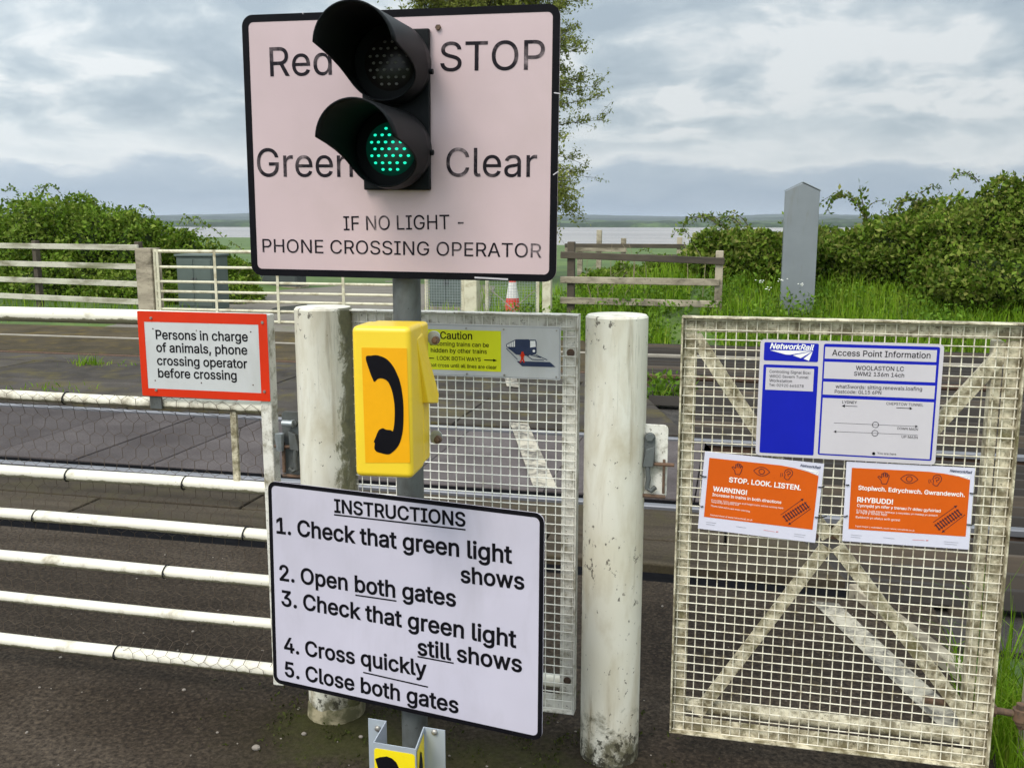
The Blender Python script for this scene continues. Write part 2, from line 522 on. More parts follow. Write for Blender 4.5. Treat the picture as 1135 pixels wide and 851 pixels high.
def m_post(name, moss_side):
    """thick white paint on steel pipe: rain streaks, chips, algae down one side, mud splash at the foot"""
    m, nt, b = shader(name); h = N(nt)
    x, y, z = h.xyz()
    streak = h.noise(5, 6, 0.62, 0.3, (2.2, 2.2, 0.7))
    c = h.mix(h.ramp(h.noise(2.2, 3), [(0.35, 0.0), (0.7, 1.0)]), (0.61, 0.57, 0.45), (0.72, 0.70, 0.62))
    c = h.mix(h.ramp(streak, [(0.47, 0.0), (0.70, 0.62)]), c, (0.40, 0.33, 0.20))
    run = h.noise(16, 6, 0.65, 0.2, (1.4, 1.4, 0.10), (2, 6, 3))
    c = h.mix(h.ramp(run, [(0.57, 0.0), (0.68, 0.55)]), c, (0.27, 0.205, 0.115))
    crack = h.noise(5, 5, 0.7, 0.6, (2.6, 2.6, 0.05), (9, 3, 1))
    gate_ = h.ramp(h.noise(4, 3, 0.5, 0, (1, 1, 1), (5, 1, 8)), [(0.52, 0.0), (0.66, 0.45)])
    c = h.mix(h.math('MULTIPLY', h.ramp(crack, [(0.487, 0.0), (0.497, 1.0), (0.507, 0.0)]), gate_), c, (0.13, 0.12, 0.09))
    chip = h.math('ADD', h.noise(52, 4, 0.68, 0.2, (1, 1, 0.7)), h.math('MULTIPLY', h.math('SUBTRACT', h.noise(5, 3, 0.5, 0, (1, 1, 1), (7, 7, 1)), 0.5), 0.35))
    c = h.mix(h.ramp(chip, [(0.645, 0.0), (0.67, 0.85)]), c, (0.07, 0.055, 0.04))
    # foot: mud splash and moss, thicker towards the ground
    low = h.math('MULTIPLY', h.math('SUBTRACT', 0.30, z), 1.15, clamp=True)
    pat = h.math('ADD', h.noise(13, 8, 0.75, 0.3), low)
    c = h.mix(h.ramp(pat, [(0.70, 0.0), (0.80, 0.55), (0.86, 0.9)]), c, (0.075, 0.066, 0.028))
    pat2 = h.math('ADD', h.noise(46, 5, 0.7, 0, (1, 1, 1), (3, 3, 3)), h.math('MULTIPLY', low, 0.9))
    c = h.mix(h.ramp(pat2, [(0.78, 0.0), (0.83, 0.9)]), c, (0.035, 0.030, 0.018))
    if moss_side:
        ang = h.math('ADD', x, h.math('MULTIPLY', h.math('SUBTRACT', h.noise(9, 9, 0.78, 0.4, (1, 1, 0.7)), 0.5), 0.13))
        c = h.mix(h.ramp(h.math('MULTIPLY', ang, 10.0), [(0.66, 0.0), (0.70, 0.55), (0.78, 0.92)]), c, h.mix(h.ramp(h.noise(30, 5, 0.7), [(0.35, 0.0), (0.65, 1.0)]), (0.05, 0.048, 0.014), (0.14, 0.13, 0.05)))
    nt.links.new(c, b.inputs['Base Color'])
    b.inputs['Roughness'].default_value = 0.48
    h.bump(b, crack, 0.08, 0.003)
    return m
M['post_mossy'] = m_post('post_mossy', True)
M['post_clean'] = m_post('post_clean', False)


def m_asphalt():
    m, nt, b = shader('asphalt'); h = N(nt)
    agg = h.voronoi(105, out='Color')
    bw = nt.nodes.new('ShaderNodeRGBToBW'); nt.links.new(agg, bw.inputs[0])
    broad = h.noise(1.3, 8, 0.66, 0.5, (0.6, 1.2, 1))
    c = h.ramp(broad, [(0.34, (0.020, 0.0140, 0.0092)), (0.50, (0.044, 0.0325, 0.0225)), (0.64, (0.080, 0.062, 0.046))])
    c = h.mix(h.ramp(bw.outputs[0], [(0.35, 0.0), (0.98, 0.85)]), c, h.mix(0.5, c, (0.125, 0.093, 0.064)))
    fine = h.noise(60, 5, 0.7)
    c = h.mix(h.ramp(fine, [(0.38, 0.85), (0.60, 0.0)]), c, (0.012, 0.009, 0.007))
    spk = h.voronoi(34, out='Distance')
    c = h.mix(h.ramp(spk, [(0.04, 0.55), (0.07, 0.0)]), c, (0.13, 0.11, 0.09))
    moss = h.noise(1.7, 8, 0.7, 0.4, (1, 1, 1), (2.3, 5.1, 0))
    x, y, z = h.xyz()
    # moss keeps to the foot of the posts and signs, where no wheel runs
    dx = h.math('ADD', x, 0.95); dy = h.math('SUBTRACT', y, 2.55)
    dist = h.math('SQRT', h.math('ADD', h.math('MULTIPLY', h.math('MULTIPLY', dx, dx), 0.65), h.math('MULTIPLY', h.math('MULTIPLY', dy, dy), 3.2)))
    near = h.math('SUBTRACT', h.math('ADD', h.math('MULTIPLY', moss, 1.3), h.math('MULTIPLY', h.noise(22, 6, 0.75), 0.5)), dist)
    c = h.mix(h.ramp(near, [(0.20, 0.0), (0.50, 0.55)]), c, (0.020, 0.016, 0.007))
    c = h.mix(h.ramp(near, [(0.50, 0.0), (0.74, 0.5)]), c, (0.042, 0.046, 0.010))
    nt.links.new(c, b.inputs['Base Color'])
    b.inputs['Roughness'].default_value = 0.9; b.inputs['Specular IOR Level'].default_value = 0.12
    hgt = h.math('ADD', h.math('MULTIPLY', bw.outputs[0], 0.5), fine)
    h.bump(b, hgt, 0.55, 0.006)
    return m
M['asphalt'] = m_asphalt()


def m_ground(name, stops, scale=6, rough=0.9, bump=0.4):
    m, nt, b = shader(name); h = N(nt)
    n = h.noise(scale, 8, 0.68, 0.3); n2 = h.noise(scale * 9, 4, 0.7)
    w = h.math('ADD', h.math('MULTIPLY', n, 0.7), h.math('MULTIPLY', n2, 0.3))
    nt.links.new(h.ramp(w, stops), b.inputs['Base Color'])
    b.inputs['Roughness'].default_value = rough
    h.bump(b, w, bump, 0.03)
    return m
M['field'] = m_ground('field', [(0.35, (0.035, 0.062, 0.012)), (0.5, (0.062, 0.110, 0.018)), (0.66, (0.105, 0.15, 0.03))], 0.5)
M['ballast'] = m_ground('ballast', [(0.35, (0.012, 0.010, 0.008)), (0.5, (0.036, 0.030, 0.025)), (0.68, (0.085, 0.072, 0.06))], 7, bump=1.0)
M['track_mud'] = m_ground('track_mud', [(0.35, (0.10, 0.085, 0.065)), (0.55, (0.16, 0.14, 0.115)), (0.7, (0.09, 0.11, 0.03))], 1.3)
M['soil'] = m_ground('soil', [(0.35, (0.02, 0.024, 0.008)), (0.55, (0.035, 0.045, 0.014)), (0.7, (0.055, 0.06, 0.02))], 4)


def m_deck(name, c0, c1, moss=None, scale=2.0, grain=(1, 1, 1)):
    m, nt, b = shader(name); h = N(nt)
    n = h.noise(scale, 7, 0.62, 0.4, grain); f = h.noise(70, 4, 0.7)
    c = h.mix(h.ramp(n, [(0.32, 0.0), (0.68, 1.0)]), c0, c1)
    c = h.mix(h.ramp(f, [(0.4, 0.45), (0.62, 0.0)]), c, tuple(x * 0.45 for x in c0))
    i = h.island()
    c = h.mix(1.0, c, h.ramp(i, [(0.0, (0.62, 0.62, 0.62)), (1.0, (1.0, 1.0, 1.0))]), 'MULTIPLY')
    if moss:
        n2 = h.noise(3.1, 8, 0.7, 0.5, (1, 1, 1), (1, 7, 3))
        c = h.mix(h.ramp(n2, [(0.5, 0.0), (0.66, 0.7)]), c, moss)
    nt.links.new(c, b.inputs['Base Color']); b.inputs['Roughness'].default_value = 0.85; b.inputs['Specular IOR Level'].default_value = 0.12
    h.bump(b, h.math('ADD', n, h.math('MULTIPLY', f, 0.4)), 0.35, 0.008)
    return m
M['deck'] = m_deck('deck', (0.082, 0.068, 0.066), (0.150, 0.128, 0.124))
M['deck_grey'] = m_deck('deck_grey', (0.048, 0.040, 0.033), (0.110, 0.095, 0.082), (0.098, 0.080, 0.026))
M['deck_far'] = m_deck('deck_far', (0.050, 0.039, 0.022), (0.115, 0.088, 0.052), (0.12, 0.084, 0.022))
M['deck_board'] = m_deck('deck_board', (0.038, 0.029, 0.019), (0.108, 0.085, 0.060), (0.055, 0.046, 0.022), 5, (0.1, 1.6, 1))
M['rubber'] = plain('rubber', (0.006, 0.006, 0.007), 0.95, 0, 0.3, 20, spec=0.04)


def m_slat():
    m, nt, b = shader('trespass_timber'); h = N(nt)
    i = h.island()
    n = h.noise(6, 7, 0.65, 0.3, (0.1, 1.5, 1))
    c = h.ramp(i, [(0.0, (0.012, 0.009, 0.007)), (0.6, (0.030, 0.022, 0.015)), (0.85, (0.070, 0.050, 0.032)), (1.0, (0.14, 0.098, 0.062))])
    c = h.mix(h.ramp(n, [(0.38, 0.75), (0.62, 0.0)]), c, (0.016, 0.013, 0.010))
    nt.links.new(c, b.inputs['Base Color']); b.inputs['Roughness'].default_value = 0.85
    h.bump(b, n, 0.4, 0.006)
    return m
M['slat'] = m_slat()


def m_road_paint():
    m, nt, b = shader('worn_road_paint'); h = N(nt)
    n = h.noise(16, 8, 0.72, 0.5); n2 = h.noise(3.4, 4, 0.6)
    f = h.ramp(h.math('ADD', h.math('MULTIPLY', n, 0.6), h.math('MULTIPLY', n2, 0.4)), [(0.44, 0.0), (0.55, 1.0)])
    c = h.mix(f, (0.09, 0.08, 0.065), (0.43, 0.385, 0.30))
    nt.links.new(c, b.inputs['Base Color']); b.inputs['Roughness'].default_value = 0.75
    return m
M['road_paint'] = m_road_paint()


def m_water():
    m, nt, b = shader('estuary_water'); h = N(nt)
    n = h.noise(0.012, 4, 0.6, 0.3, (0.25, 1, 1))
    c = h.ramp(n, [(0.4, (0.20, 0.165, 0.14)), (0.6, (0.30, 0.26, 0.225))])
    nt.links.new(c, b.inputs['Base Color'])
    b.inputs['Roughness'].default_value = 0.22
    h.bump(b, h.noise(0.6, 4, 0.6, 0, (0.3, 1, 1)), 0.15, 0.15)
    return m
M['water'] = m_water()
M['puddle'] = plain('puddle', (0.06, 0.055, 0.045), 0.04, 0, 0.1, 3, spec=0.5)
M['hill_near'] = m_ground('hill_near', [(0.38, (0.010, 0.022, 0.010)), (0.5, (0.018, 0.036, 0.014)), (0.58, (0.07, 0.11, 0.035))], 0.006, bump=0.0)
M['hill_far'] = m_ground('hill_far', [(0.40, (0.010, 0.020, 0.012)), (0.55, (0.022, 0.036, 0.018)), (0.66, (0.05, 0.07, 0.03))], 0.0016, bump=0.0)

M['bramble'] = leafy('bramble', [(0.056, 0.104, 0.007), (0.117, 0.203, 0.014), (0.180, 0.288, 0.025), (0.279, 0.324, 0.063)])
M['bramble_brown'] = leafy('bramble_brown', [(0.050, 0.095, 0.008), (0.115, 0.190, 0.016), (0.185, 0.265, 0.028), (0.28, 0.265, 0.075)])
M['willow_leaf'] = leafy('willow_leaf', [(0.15, 0.18, 0.030), (0.24, 0.27, 0.045), (0.34, 0.36, 0.10)], trans=0.35)
M['grass'] = leafy('grass', [(0.085, 0.17, 0.006), (0.165, 0.30, 0.012), (0.23, 0.40, 0.022), (0.34, 0.41, 0.06)], trans=0.3)
M['weed'] = leafy('weed', [(0.060, 0.125, 0.010), (0.120, 0.225, 0.018), (0.18, 0.29, 0.03)], trans=0.25)
M['dry_stem'] = plain('dry_stem', (0.26, 0.21, 0.13), 0.8)
M['flower'] = plain('flower', (0.75, 0.75, 0.66), 0.7)
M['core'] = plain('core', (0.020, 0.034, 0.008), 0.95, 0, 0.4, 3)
M['bark'] = plain('bark', (0.085, 0.070, 0.050), 0.9, 0, 0.3, 14, 0.4)
M['fence_white'] = grimy('fence_white', (0.52, 0.49, 0.39), (0.14, 0.12, 0.06), 0.46, 0.68, 5, (0.25, 1, 1), 0.7, 0.5, moss=(0.10, 0.11, 0.035), moss_lo=0.58)
M['fence_dark'] = grimy('fence_dark', (0.085, 0.066, 0.044), (0.035, 0.028, 0.02), 0.42, 0.64, 6, (0.2, 1, 1), 0.85, 0.3)
M['fence_worn'] = grimy('fence_worn', (0.42, 0.36, 0.26), (0.10, 0.08, 0.05), 0.42, 0.62, 5, (0.3, 1, 1), 0.8, 0.6)
M['far_cream'] = grimy('far_cream', (0.62, 0.58, 0.42), (0.22, 0.17, 0.07), 0.5, 0.72, 5, (1, 1, 1), 0.5, 0.2)
M['relay_grey'] = plain('relay_grey', (0.105, 0.130, 0.115), 0.5, 0.1, 0.08, 3)
M['relay_dark'] = plain('relay_dark', (0.075, 0.085, 0.083), 0.55, 0.1, 0.1, 3)
M['marker_grey'] = grimy('marker_grey', (0.225, 0.243, 0.25), (0.16, 0.145, 0.11), 0.56, 0.75, 3, (2, 2, 0.3), 0.35, 0.0, metal=0.25, bump=0.0)
M['cone_red'] = plain('cone_red', (0.55, 0.05, 0.03), 0.5)
M['cone_white'] = plain('cone_white', (0.62, 0.60, 0.56), 0.45)
M['stone'] = plain('stone', (0.22, 0.19, 0.16), 0.8, 0, 0.4, 5)

m, nt, b = shader('green_led')
b.inputs['Base Color'].default_value = (0.01, 0.3, 0.18, 1)
b.inputs['Emission Color'].default_value = (0.012, 0.80, 0.47, 1); b.inputs['Emission Strength'].default_value = 1.15
M['green_led'] = m
m, nt, b = shader('green_lens')
b.inputs['Base Color'].default_value = (0.004, 0.045, 0.030, 1); b.inputs['Roughness'].default_value = 0.25
b.inputs['Emission Color'].default_value = (0.0, 0.30, 0.17, 1); b.inputs['Emission Strength'].default_value = 0.035
M['green_lens'] = m
M['red_lens'] = plain('red_lens', (0.016, 0.013, 0.012), 0.25)
M['dead_led'] = plain('dead_led', (0.20, 0.19, 0.18), 0.35)

# ---------------------------------------------------------------- lettering
FONT = None
try:
    FONT = bpy.data.fonts.load(os.path.join(bpy.utils.system_resource('DATAFILES', path='fonts'), 'Inter.woff2'))
except Exception:
    FONT = None
_tc = {}


def glyphs(body, bold=0.0, shear=0.0):
    """flat triangles of a line of text: contours, swollen a little for bold, filled where the winding is not zero"""
    k = (body, bold, shear)
    if k in _tc: return _tc[k]
    cu = bpy.data.curves.new('lettering', 'FONT')
    if FONT: cu.font = FONT
    cu.body = body; cu.fill_mode = 'NONE'; cu.resolution_u = 4; cu.shear = shear
    o = bpy.data.objects.new('lettering', cu); COL.objects.link(o)
    dg = bpy.context.evaluated_depsgraph_get(); dg.update()
    me = bpy.data.meshes.new_from_object(o.evaluated_get(dg))
    co = np.array([(v.co.x, v.co.y) for v in me.vertices]); ed = [tuple(e.vertices) for e in me.edges]
    bpy.data.objects.remove(o); bpy.data.curves.remove(cu); bpy.data.meshes.remove(me)
    adj = {}
    for a, b_ in ed: adj.setdefault(a, []).append(b_); adj.setdefault(b_, []).append(a)
    seen = set(); loops = []
    for a in sorted(adj):
        if a in seen: continue
        lp = [a]; seen.add(a)
        nxt = min(adj[a], key=lambda q: (q != a + 1, q))
        while nxt not in seen:
            lp.append(nxt); seen.add(nxt)
            c_ = [q for q in adj[nxt] if q not in seen]
            if not c_: break
            nxt = c_[0]
        if len(lp) > 2: loops.append(co[lp])
    def area(p): return 0.5 * float(np.sum(p[:, 0] * np.roll(p[:, 1], -1) - np.roll(p[:, 0], -1) * p[:, 1]))
    sgn = 1.0 if sum(area(p) for p in loops) > 0 else -1.0
    if bold:
        new = []
        for p in loops:
            e = np.roll(p, -1, 0) - p; l_ = np.linalg.norm(e, axis=1); p = p[l_ > 1e-6]
            e = np.roll(p, -1, 0) - p; e /= np.linalg.norm(e, axis=1)[:, None] + 1e-12
            nn = np.stack([e[:, 1], -e[:, 0]], 1) * sgn; n2 = nn + np.roll(nn, 1, 0)
            n2 /= np.maximum((n2 * n2).sum(1) / 2, 0.35)[:, None]
            new.append(p + n2 * bold)
        loops = new
    from mathutils.geometry import delaunay_2d_cdt
    vs = []; es = []
    for p in loops:
        b0 = len(vs); vs += [Vector((float(q[0]), float(q[1]))) for q in p]
        es += [(b0 + i, b0 + (i + 1) % len(p)) for i in range(len(p))]
    V, _, T, *_r = delaunay_2d_cdt(vs, es, [], 0, 1e-6)
    T = np.array([t for t in T if len(t) == 3]); Vn = np.array([(v.x, v.y) for v in V])
    c = Vn[T].mean(1); wnd = np.zeros(len(c), int)
    for p in loops:
        a = p; b_ = np.roll(p, -1, 0)
        for (ax_, ay_), (bx_, by_) in zip(a, b_):
            if ay_ == by_: continue
            lo_, hi_ = (ay_, by_) if ay_ < by_ else (by_, ay_)
            m_ = (c[:, 1] >= lo_) & (c[:, 1] < hi_)
            if not m_.any(): continue
            xi = ax_ + (c[m_, 1] - ay_) / (by_ - ay_) * (bx_ - ax_)
            hit = c[m_, 0] < xi
            idx_ = np.nonzero(m_)[0][hit]; wnd[idx_] += 1 if by_ > ay_ else -1
    _tc[k] = ([tuple(v) for v in Vn], [tuple(int(q) for q in t) for t in T[wnd != 0]])
    return _tc[k]


CAP = max(y for _, y in glyphs('H')[0])


def write(mb, Mi, y0, body, p0, p1, cap=None, bold=0.0, shear=0.0, mi=0, squash=1.0):
    """lettering whose baseline runs between two photo pixels on the plane y = y0; cap in pixels"""
    V, F = glyphs(body, bold, shear)
    if not V: return
    x0 = min(v[0] for v in V); x1 = max(v[0] for v in V)
    a = Vector(pl(Mi, *p0, y0)); b = Vector(pl(Mi, *p1, y0))
    e = (b - a); L = e.length; e = e / L; n = Vector((-e.y, e.x))
    sx = L / (x1 - x0)
    if cap:
        q = Vector(pl(Mi, p0[0], p0[1] - cap, y0)); sy = (q - a).length / CAP
    else:
        sy = sx * squash
    for f in F:
        vs = []
        for i in f:
            p = a + e * (V[i][0] - x0) * sx + n * V[i][1] * sy
            vs.append((p.x, y0, p.y))
        mb.add(vs, [tuple(range(len(vs)))], mi)


def line(mb, Mi, y0, p0, p1, w, mi=0):
    a = Vector(pl(Mi, *p0, y0)); b = Vector(pl(Mi, *p1, y0))
    e = (b - a).normalized(); n = Vector((-e.y, e.x)) * w / 2
    mb.flat([tuple(a - n), tuple(b - n), tuple(b + n), tuple(a + n)], y0, mi)


def pline(mb, pts, w, y, mi=0, closed=False):
    pts = [Vector(p) for p in pts]
    if closed: pts = pts + [pts[0]]
    for i, (a, b) in enumerate(zip(pts, pts[1:])):
        e = (b - a)
        if e.length < 1e-7: continue
        e = e.normalized(); n = Vector((-e.y, e.x)) * w / 2; a = a - e * w * 0.3; b = b + e * w * 0.3
        mb.flat([tuple(a - n), tuple(b - n), tuple(b + n), tuple(a + n)], y - 0.00002 * (i % 7), mi)


def poly(mb, Mi, y0, pts, mi=0):
    mb.flat([pl(Mi, *p, y0) for p in pts], y0, mi)


def smooth_loop(P, k=4):
    out = []; n = len(P)
    for i in range(n):
        a, b_, c, d = [Vector(P[(i + q) % n]) for q in (-1, 0, 1, 2)]
        for j_ in range(k):
            t = j_ / k
            out.append(tuple(0.5 * ((2 * b_) + (c - a) * t + (2 * a - 5 * b_ + 4 * c - d) * t * t + (3 * b_ - a - 3 * c + d) * t ** 3)))
    return out


def crop(ox, oy, s):
    """reader for coordinates noted on an enlarged crop of the photo"""
    return lambda x, y: (ox + x / s, oy + y / s)


# ================================================================ THE SETTING
rng = np.random.default_rng(7)


def sstep(a, b, x):
    t = max(0.0, min(1.0, (x - a) / (b - a)))
    return t * t * (3 - 2 * t)


def gz(x, y):
    z = -0.16
    if y > 12.7:
        z += 0.13 * sstep(12.7, 13.6, y)
        z += (0.75 * sstep(12.9, 16.0, y) - 0.85 * sstep(19, 27, y)) * sstep(-3.8, -0.5, x)
        z += 0.25 * sstep(14.5, 17, y) * (1 - sstep(-13.0, -9.5, x)) - 0.2 * sstep(22, 30, y) * (1 - sstep(-13.0, -9.5, x))
    z -= 4.7 * sstep(26, 300 + 130 * sstep(-70, -170, x), y)
    if y > 440: z -= 0.004 * (min(y, 900) - 440)
    if x > 0.84 and y < 3.9: z += 0.12 * sstep(0.84, 1.1, x)
    z += 0.03 * mnoise.noise(Vector((x * 0.6, y * 0.6, 0))) * (1 if y < 60 else 0)
    return z


def axis(lo, hi, dense):
    a = set(np.round(np.arange(dense[0], dense[1] + 1e-6, dense[2]), 3))
    s = dense[2]; p = dense[1]
    while p < hi: s *= 1.35; p += s; a.add(round(min(p, hi), 3))
    s = dense[2]; p = dense[0]
    while p > lo: s *= 1.35; p -= s; a.add(round(max(p, lo), 3))
    return sorted(a)


ax = axis(-7000, 7000, (-14, 8, 0.4)); ay = axis(-300, 9000, (-2, 28, 0.4))
V = [(x, y, gz(x, y)) for y in ay for x in ax]
nx = len(ax)
F = [(j * nx + i, j * nx + i + 1, (j + 1) * nx + i + 1, (j + 1) * nx + i) for j in range(len(ay) - 1) for i in range(nx - 1)]
tag(np_obj('ground', V, F, M['field'], smooth=True), kind='structure')

mb = MB(); mb.span((-16, -4, -0.22), (0.86, 4.12, 0.0))
tag(mb.build('road', M['asphalt']), kind='structure')
mb = MB(); mb.span((-40, 4.0, -0.3), (40, 12.9, -0.125))
tag(mb.build('ballast', M['ballast']), kind='structure')
mb = MB()
mb.add([(-9.6, 12.9, 0.0), (-3.4, 12.9, 0.0), (-5.2, 20.0, 0.02), (-7.5, 30.0, -0.1), (-12, 50, -0.45), (-16, 50, -0.4), (-13, 30, -0.05), (-10.4, 20, 0.02)],
       [(0, 1, 2, 7), (7, 2, 3, 6), (6, 3, 4, 5)])
tag(mb.build('farm_track', M['track_mud']), kind='structure')

# water and far shores
mb = MB(); mb.add([(-7000, 240, -4.0), (7000, 240, -4.0), (7000, 8500, -4.0), (-7000, 8500, -4.0)], [(0, 1, 2, 3)])
tag(mb.build('estuary', M['water']), kind='structure')


def ridge(name, y0, depth, hfun, x0, x1, n, mat, rough):
    xs = np.linspace(x0, x1, n); V = []; F = []
    prof = [(0.0, 0.0), (0.02, 0.55), (0.2, 0.62), (0.55, 1.0), (1.0, 0.9)]
    for x in xs:
        for t, k in prof:
            j = rough * mnoise.noise(Vector((x * 0.035, t * 7, 3.0))) + rough * 0.6 * mnoise.noise(Vector((x * 0.11, t * 5, 8.0)))
            V.append((x, y0 + depth * t + 30 * mnoise.noise(Vector((x * 0.003, 1, 0))), -4.5 + (hfun(x) + 4.5) * k + (j if t > 0 else 0)))
    k = len(prof)
    for i in range(n - 1):
        for j in range(k - 1):
            F.append((i * k + j, (i + 1) * k + j, (i + 1) * k + j + 1, i * k + j + 1))
    o = np_obj(name, V, F, mat, smooth=True)
    return tag(o, kind='structure')


ridge('far_shore', 1180, 900, lambda x: 6.0 + 3.0 * mnoise.noise(Vector((x * 0.0022, 0, 0))), -3200, 2600, 1400, M['hill_near'], 3.4)
ridge('hills', 4300, 2600, lambda x: 44 + 20 * mnoise.noise(Vector((x * 0.0015, 5, 0))) + 20 * math.exp(-((x + 2850) / 800.0) ** 2), -6800, 5200, 500, M['hill_far'], 2.5)

# ---- the crossing surface
ZD = 0.0


def edge_right(y):          # right-hand edge of the crossing path
    return 0.62 - 0.30 * (y - 4.07)


def slab(mb, xa, xb, ya, yb, z1, z0, mi=0):
    """panel whose right end may be skewed: xb is a function of y"""
    fb = xb if callable(xb) else (lambda y: xb)
    fa = xa if callable(xa) else (lambda y: xa)
    vs = [(fa(ya), ya, z0), (fb(ya), ya, z0), (fb(yb), yb, z0), (fa(yb), yb, z0),
          (fa(ya), ya, z1), (fb(ya), ya, z1), (fb(yb), yb, z1), (fa(yb), yb, z1)]
    mb.add(vs, [(0, 3, 2, 1), (4, 5, 6, 7), (0, 1, 5, 4), (1, 2, 6, 5), (2, 3, 7, 6), (3, 0, 4, 7)], mi)


# rubber edge strip, then two rows of long boards before the near rail
mb = MB(); slab(mb, -16, lambda y: edge_right(y), 4.125, 4.33, -0.035, -0.2)
slab(mb, -16, edge_right, 5.41, 5.449, -0.006, -0.2)  # black rubber panel edges, added so the shaded rail gaps look dark
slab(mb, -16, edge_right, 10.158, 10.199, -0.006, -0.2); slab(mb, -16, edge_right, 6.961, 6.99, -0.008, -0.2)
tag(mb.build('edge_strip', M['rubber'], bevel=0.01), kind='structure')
mb = MB()
for (ya, yb) in ((4.345, 4.69), (4.705, 5.225)):
    xs = [-16, -10.9, -7.1, -3.6, -0.9]
    off = 0.9 if ya > 4.6 else 0.0
    for i, xa in enumerate(xs):
        xb = xs[i + 1] + off - 0.012 if i + 1 < len(xs) else None
        if xb is None: slab(mb, xa + off, edge_right, ya, yb, ZD + 0.004 * (i % 2), -0.18)
        else: slab(mb, xa + (off if i else 0), xb, ya, yb, ZD + 0.004 * ((i + 1) % 2), -0.18)
tag(mb.build('crossing_boards', M['deck_board'], bevel=0.008), kind='structure')
# panels between the near rails; joints read off the photo
j = [gnd(0, 499)[0], gnd(76, 512)[0], gnd(178, 510)[0]]
jx = sorted([j[0], j[1], j[2], j[0] - 1.7, j[0] - 3.4, j[0] - 5.1, j[0] - 6.8, j[0] - 8.5, j[0] - 10.2] + [j[2] + 0.9 * k for k in range(1, 5)])
mb = MB()
for a, b_ in zip(jx, jx[1:]):
    slab(mb, a, b_ - 0.006, 5.45, 6.96, ZD + random.Random(int(a * 97)).uniform(-0.004, 0.006), -0.18)
slab(mb, jx[-1], edge_right, 5.45, 6.96, ZD, -0.18)
tag(mb.build('crossing_deck', M['deck'], bevel=0.006), kind='structure')
mb = MB()
for a, b_ in ((-16, -8.7), (-8.688, -5.2), (-5.188, -2.2)):
    slab(mb, a, b_, 7.20, 8.35, ZD + 0.002, -0.18); slab(mb, a + 0.7, b_ + 0.7 - 0.012, 8.365, 9.45, ZD, -0.18)
slab(mb, -2.188, edge_right, 7.20, 8.35, ZD, -0.18); slab(mb, -1.488, edge_right, 8.365, 9.45, ZD + 0.003, -0.18)
slab(mb, -16, edge_right, 9.465, 10.0, ZD + 0.004, -0.18)
tag(mb.build('middle_deck', M['deck_grey'], bevel=0.008), kind='structure')
mb = MB()
slab(mb, -16, -6.1, 10.20, 11.56, ZD, -0.18); slab(mb, -6.088, edge_right, 10.20, 11.56, ZD + 0.003, -0.18)
slab(mb, -16, -4.0, 11.82, 12.9, ZD, -0.18); slab(mb, -3.988, edge_right, 11.82, 12.9, ZD - 0.003, -0.18)
tag(mb.build('far_deck', M['deck_far'], bevel=0.008), kind='structure')

# white edge lines of the footpath
mb = MB()
for pa, pb, w in (((548, 366), (569, 430), 0.13), ((575, 470), (604, 541), 0.15)):
    a = gnd(*pa); c = gnd(*pb)
    mb.add([(a[0] - w / 2, a[1], ZD + 0.012), (a[0] + w / 2, a[1], ZD + 0.012), (c[0] + w / 2, c[1], ZD + 0.012), (c[0] - w / 2, c[1], ZD + 0.012)], [(0, 1, 2, 3)])
a = gnd(914, 668); c = gnd(1066, 812)
w = 0.11
mb.add([(a[0] - w / 2, a[1], 0.004), (a[0] + w / 2, a[1], 0.004), (c[0] + w / 2, c[1], 0.004), (c[0] - w / 2, c[1], 0.004)], [(0, 1, 2, 3)])
tag(mb.build('path_lines', M['road_paint'], normals=False), kind='structure')

# ---- rails
for (yc, hm_, lab) in ((5.31, 'rail_steel', 'silvery running rail nearest the gates, set in a dark gap between boards and deck'),
                       (7.07, 'rail_steel', 'second running rail from the gates, bright steel line beyond the purple-grey deck panels'),
                       (10.10, 'rail_rust', 'third running rail from the gates, dark line before the mossy far deck'),
                       (11.69, 'rail_dull', 'farthest running rail, pale line just in front of the far gates')):
    t = thing('running_rail', lab, 'rail', (0, yc, -0.16), group='running rails of the double track')
    mb = MB()
    mb.prism([(-0.034, 0.128), (0.030, 0.128), (0.030, 0.158), (0.024, 0.164), (-0.028, 0.164), (-0.034, 0.158)], -40, 40)
    for i, v in enumerate(mb.v): mb.v[i] = (v[1], v[0], v[2])
    mb.build('rail_head', M[hm_], t)
    mb = MB()
    mb.prism([(-0.07, 0), (0.07, 0), (0.07, 0.012), (0.010, 0.03), (0.010, 0.127), (-0.010, 0.127), (-0.010, 0.03), (-0.07, 0.012)], -40, 40)
    for i, v in enumerate(mb.v): mb.v[i] = (v[1], v[0], v[2])
    mb.build('rail_web', M['rail_rust'], t)

# timber edging along the right of the path on this side of the line
mb = MB()
a = gnd(946, 655); c = gnd(1086, 772)
mb.bar((a[0], a[1] - 0.02, -0.01), (c[0] + 0.02, c[1], -0.01), 0.055, 0.11)
tag(mb.build('timber_edging', M['fence_worn'], bevel=0.005), 'long pale timber edging board beside the worn white line behind the right gate', 'timber edging')

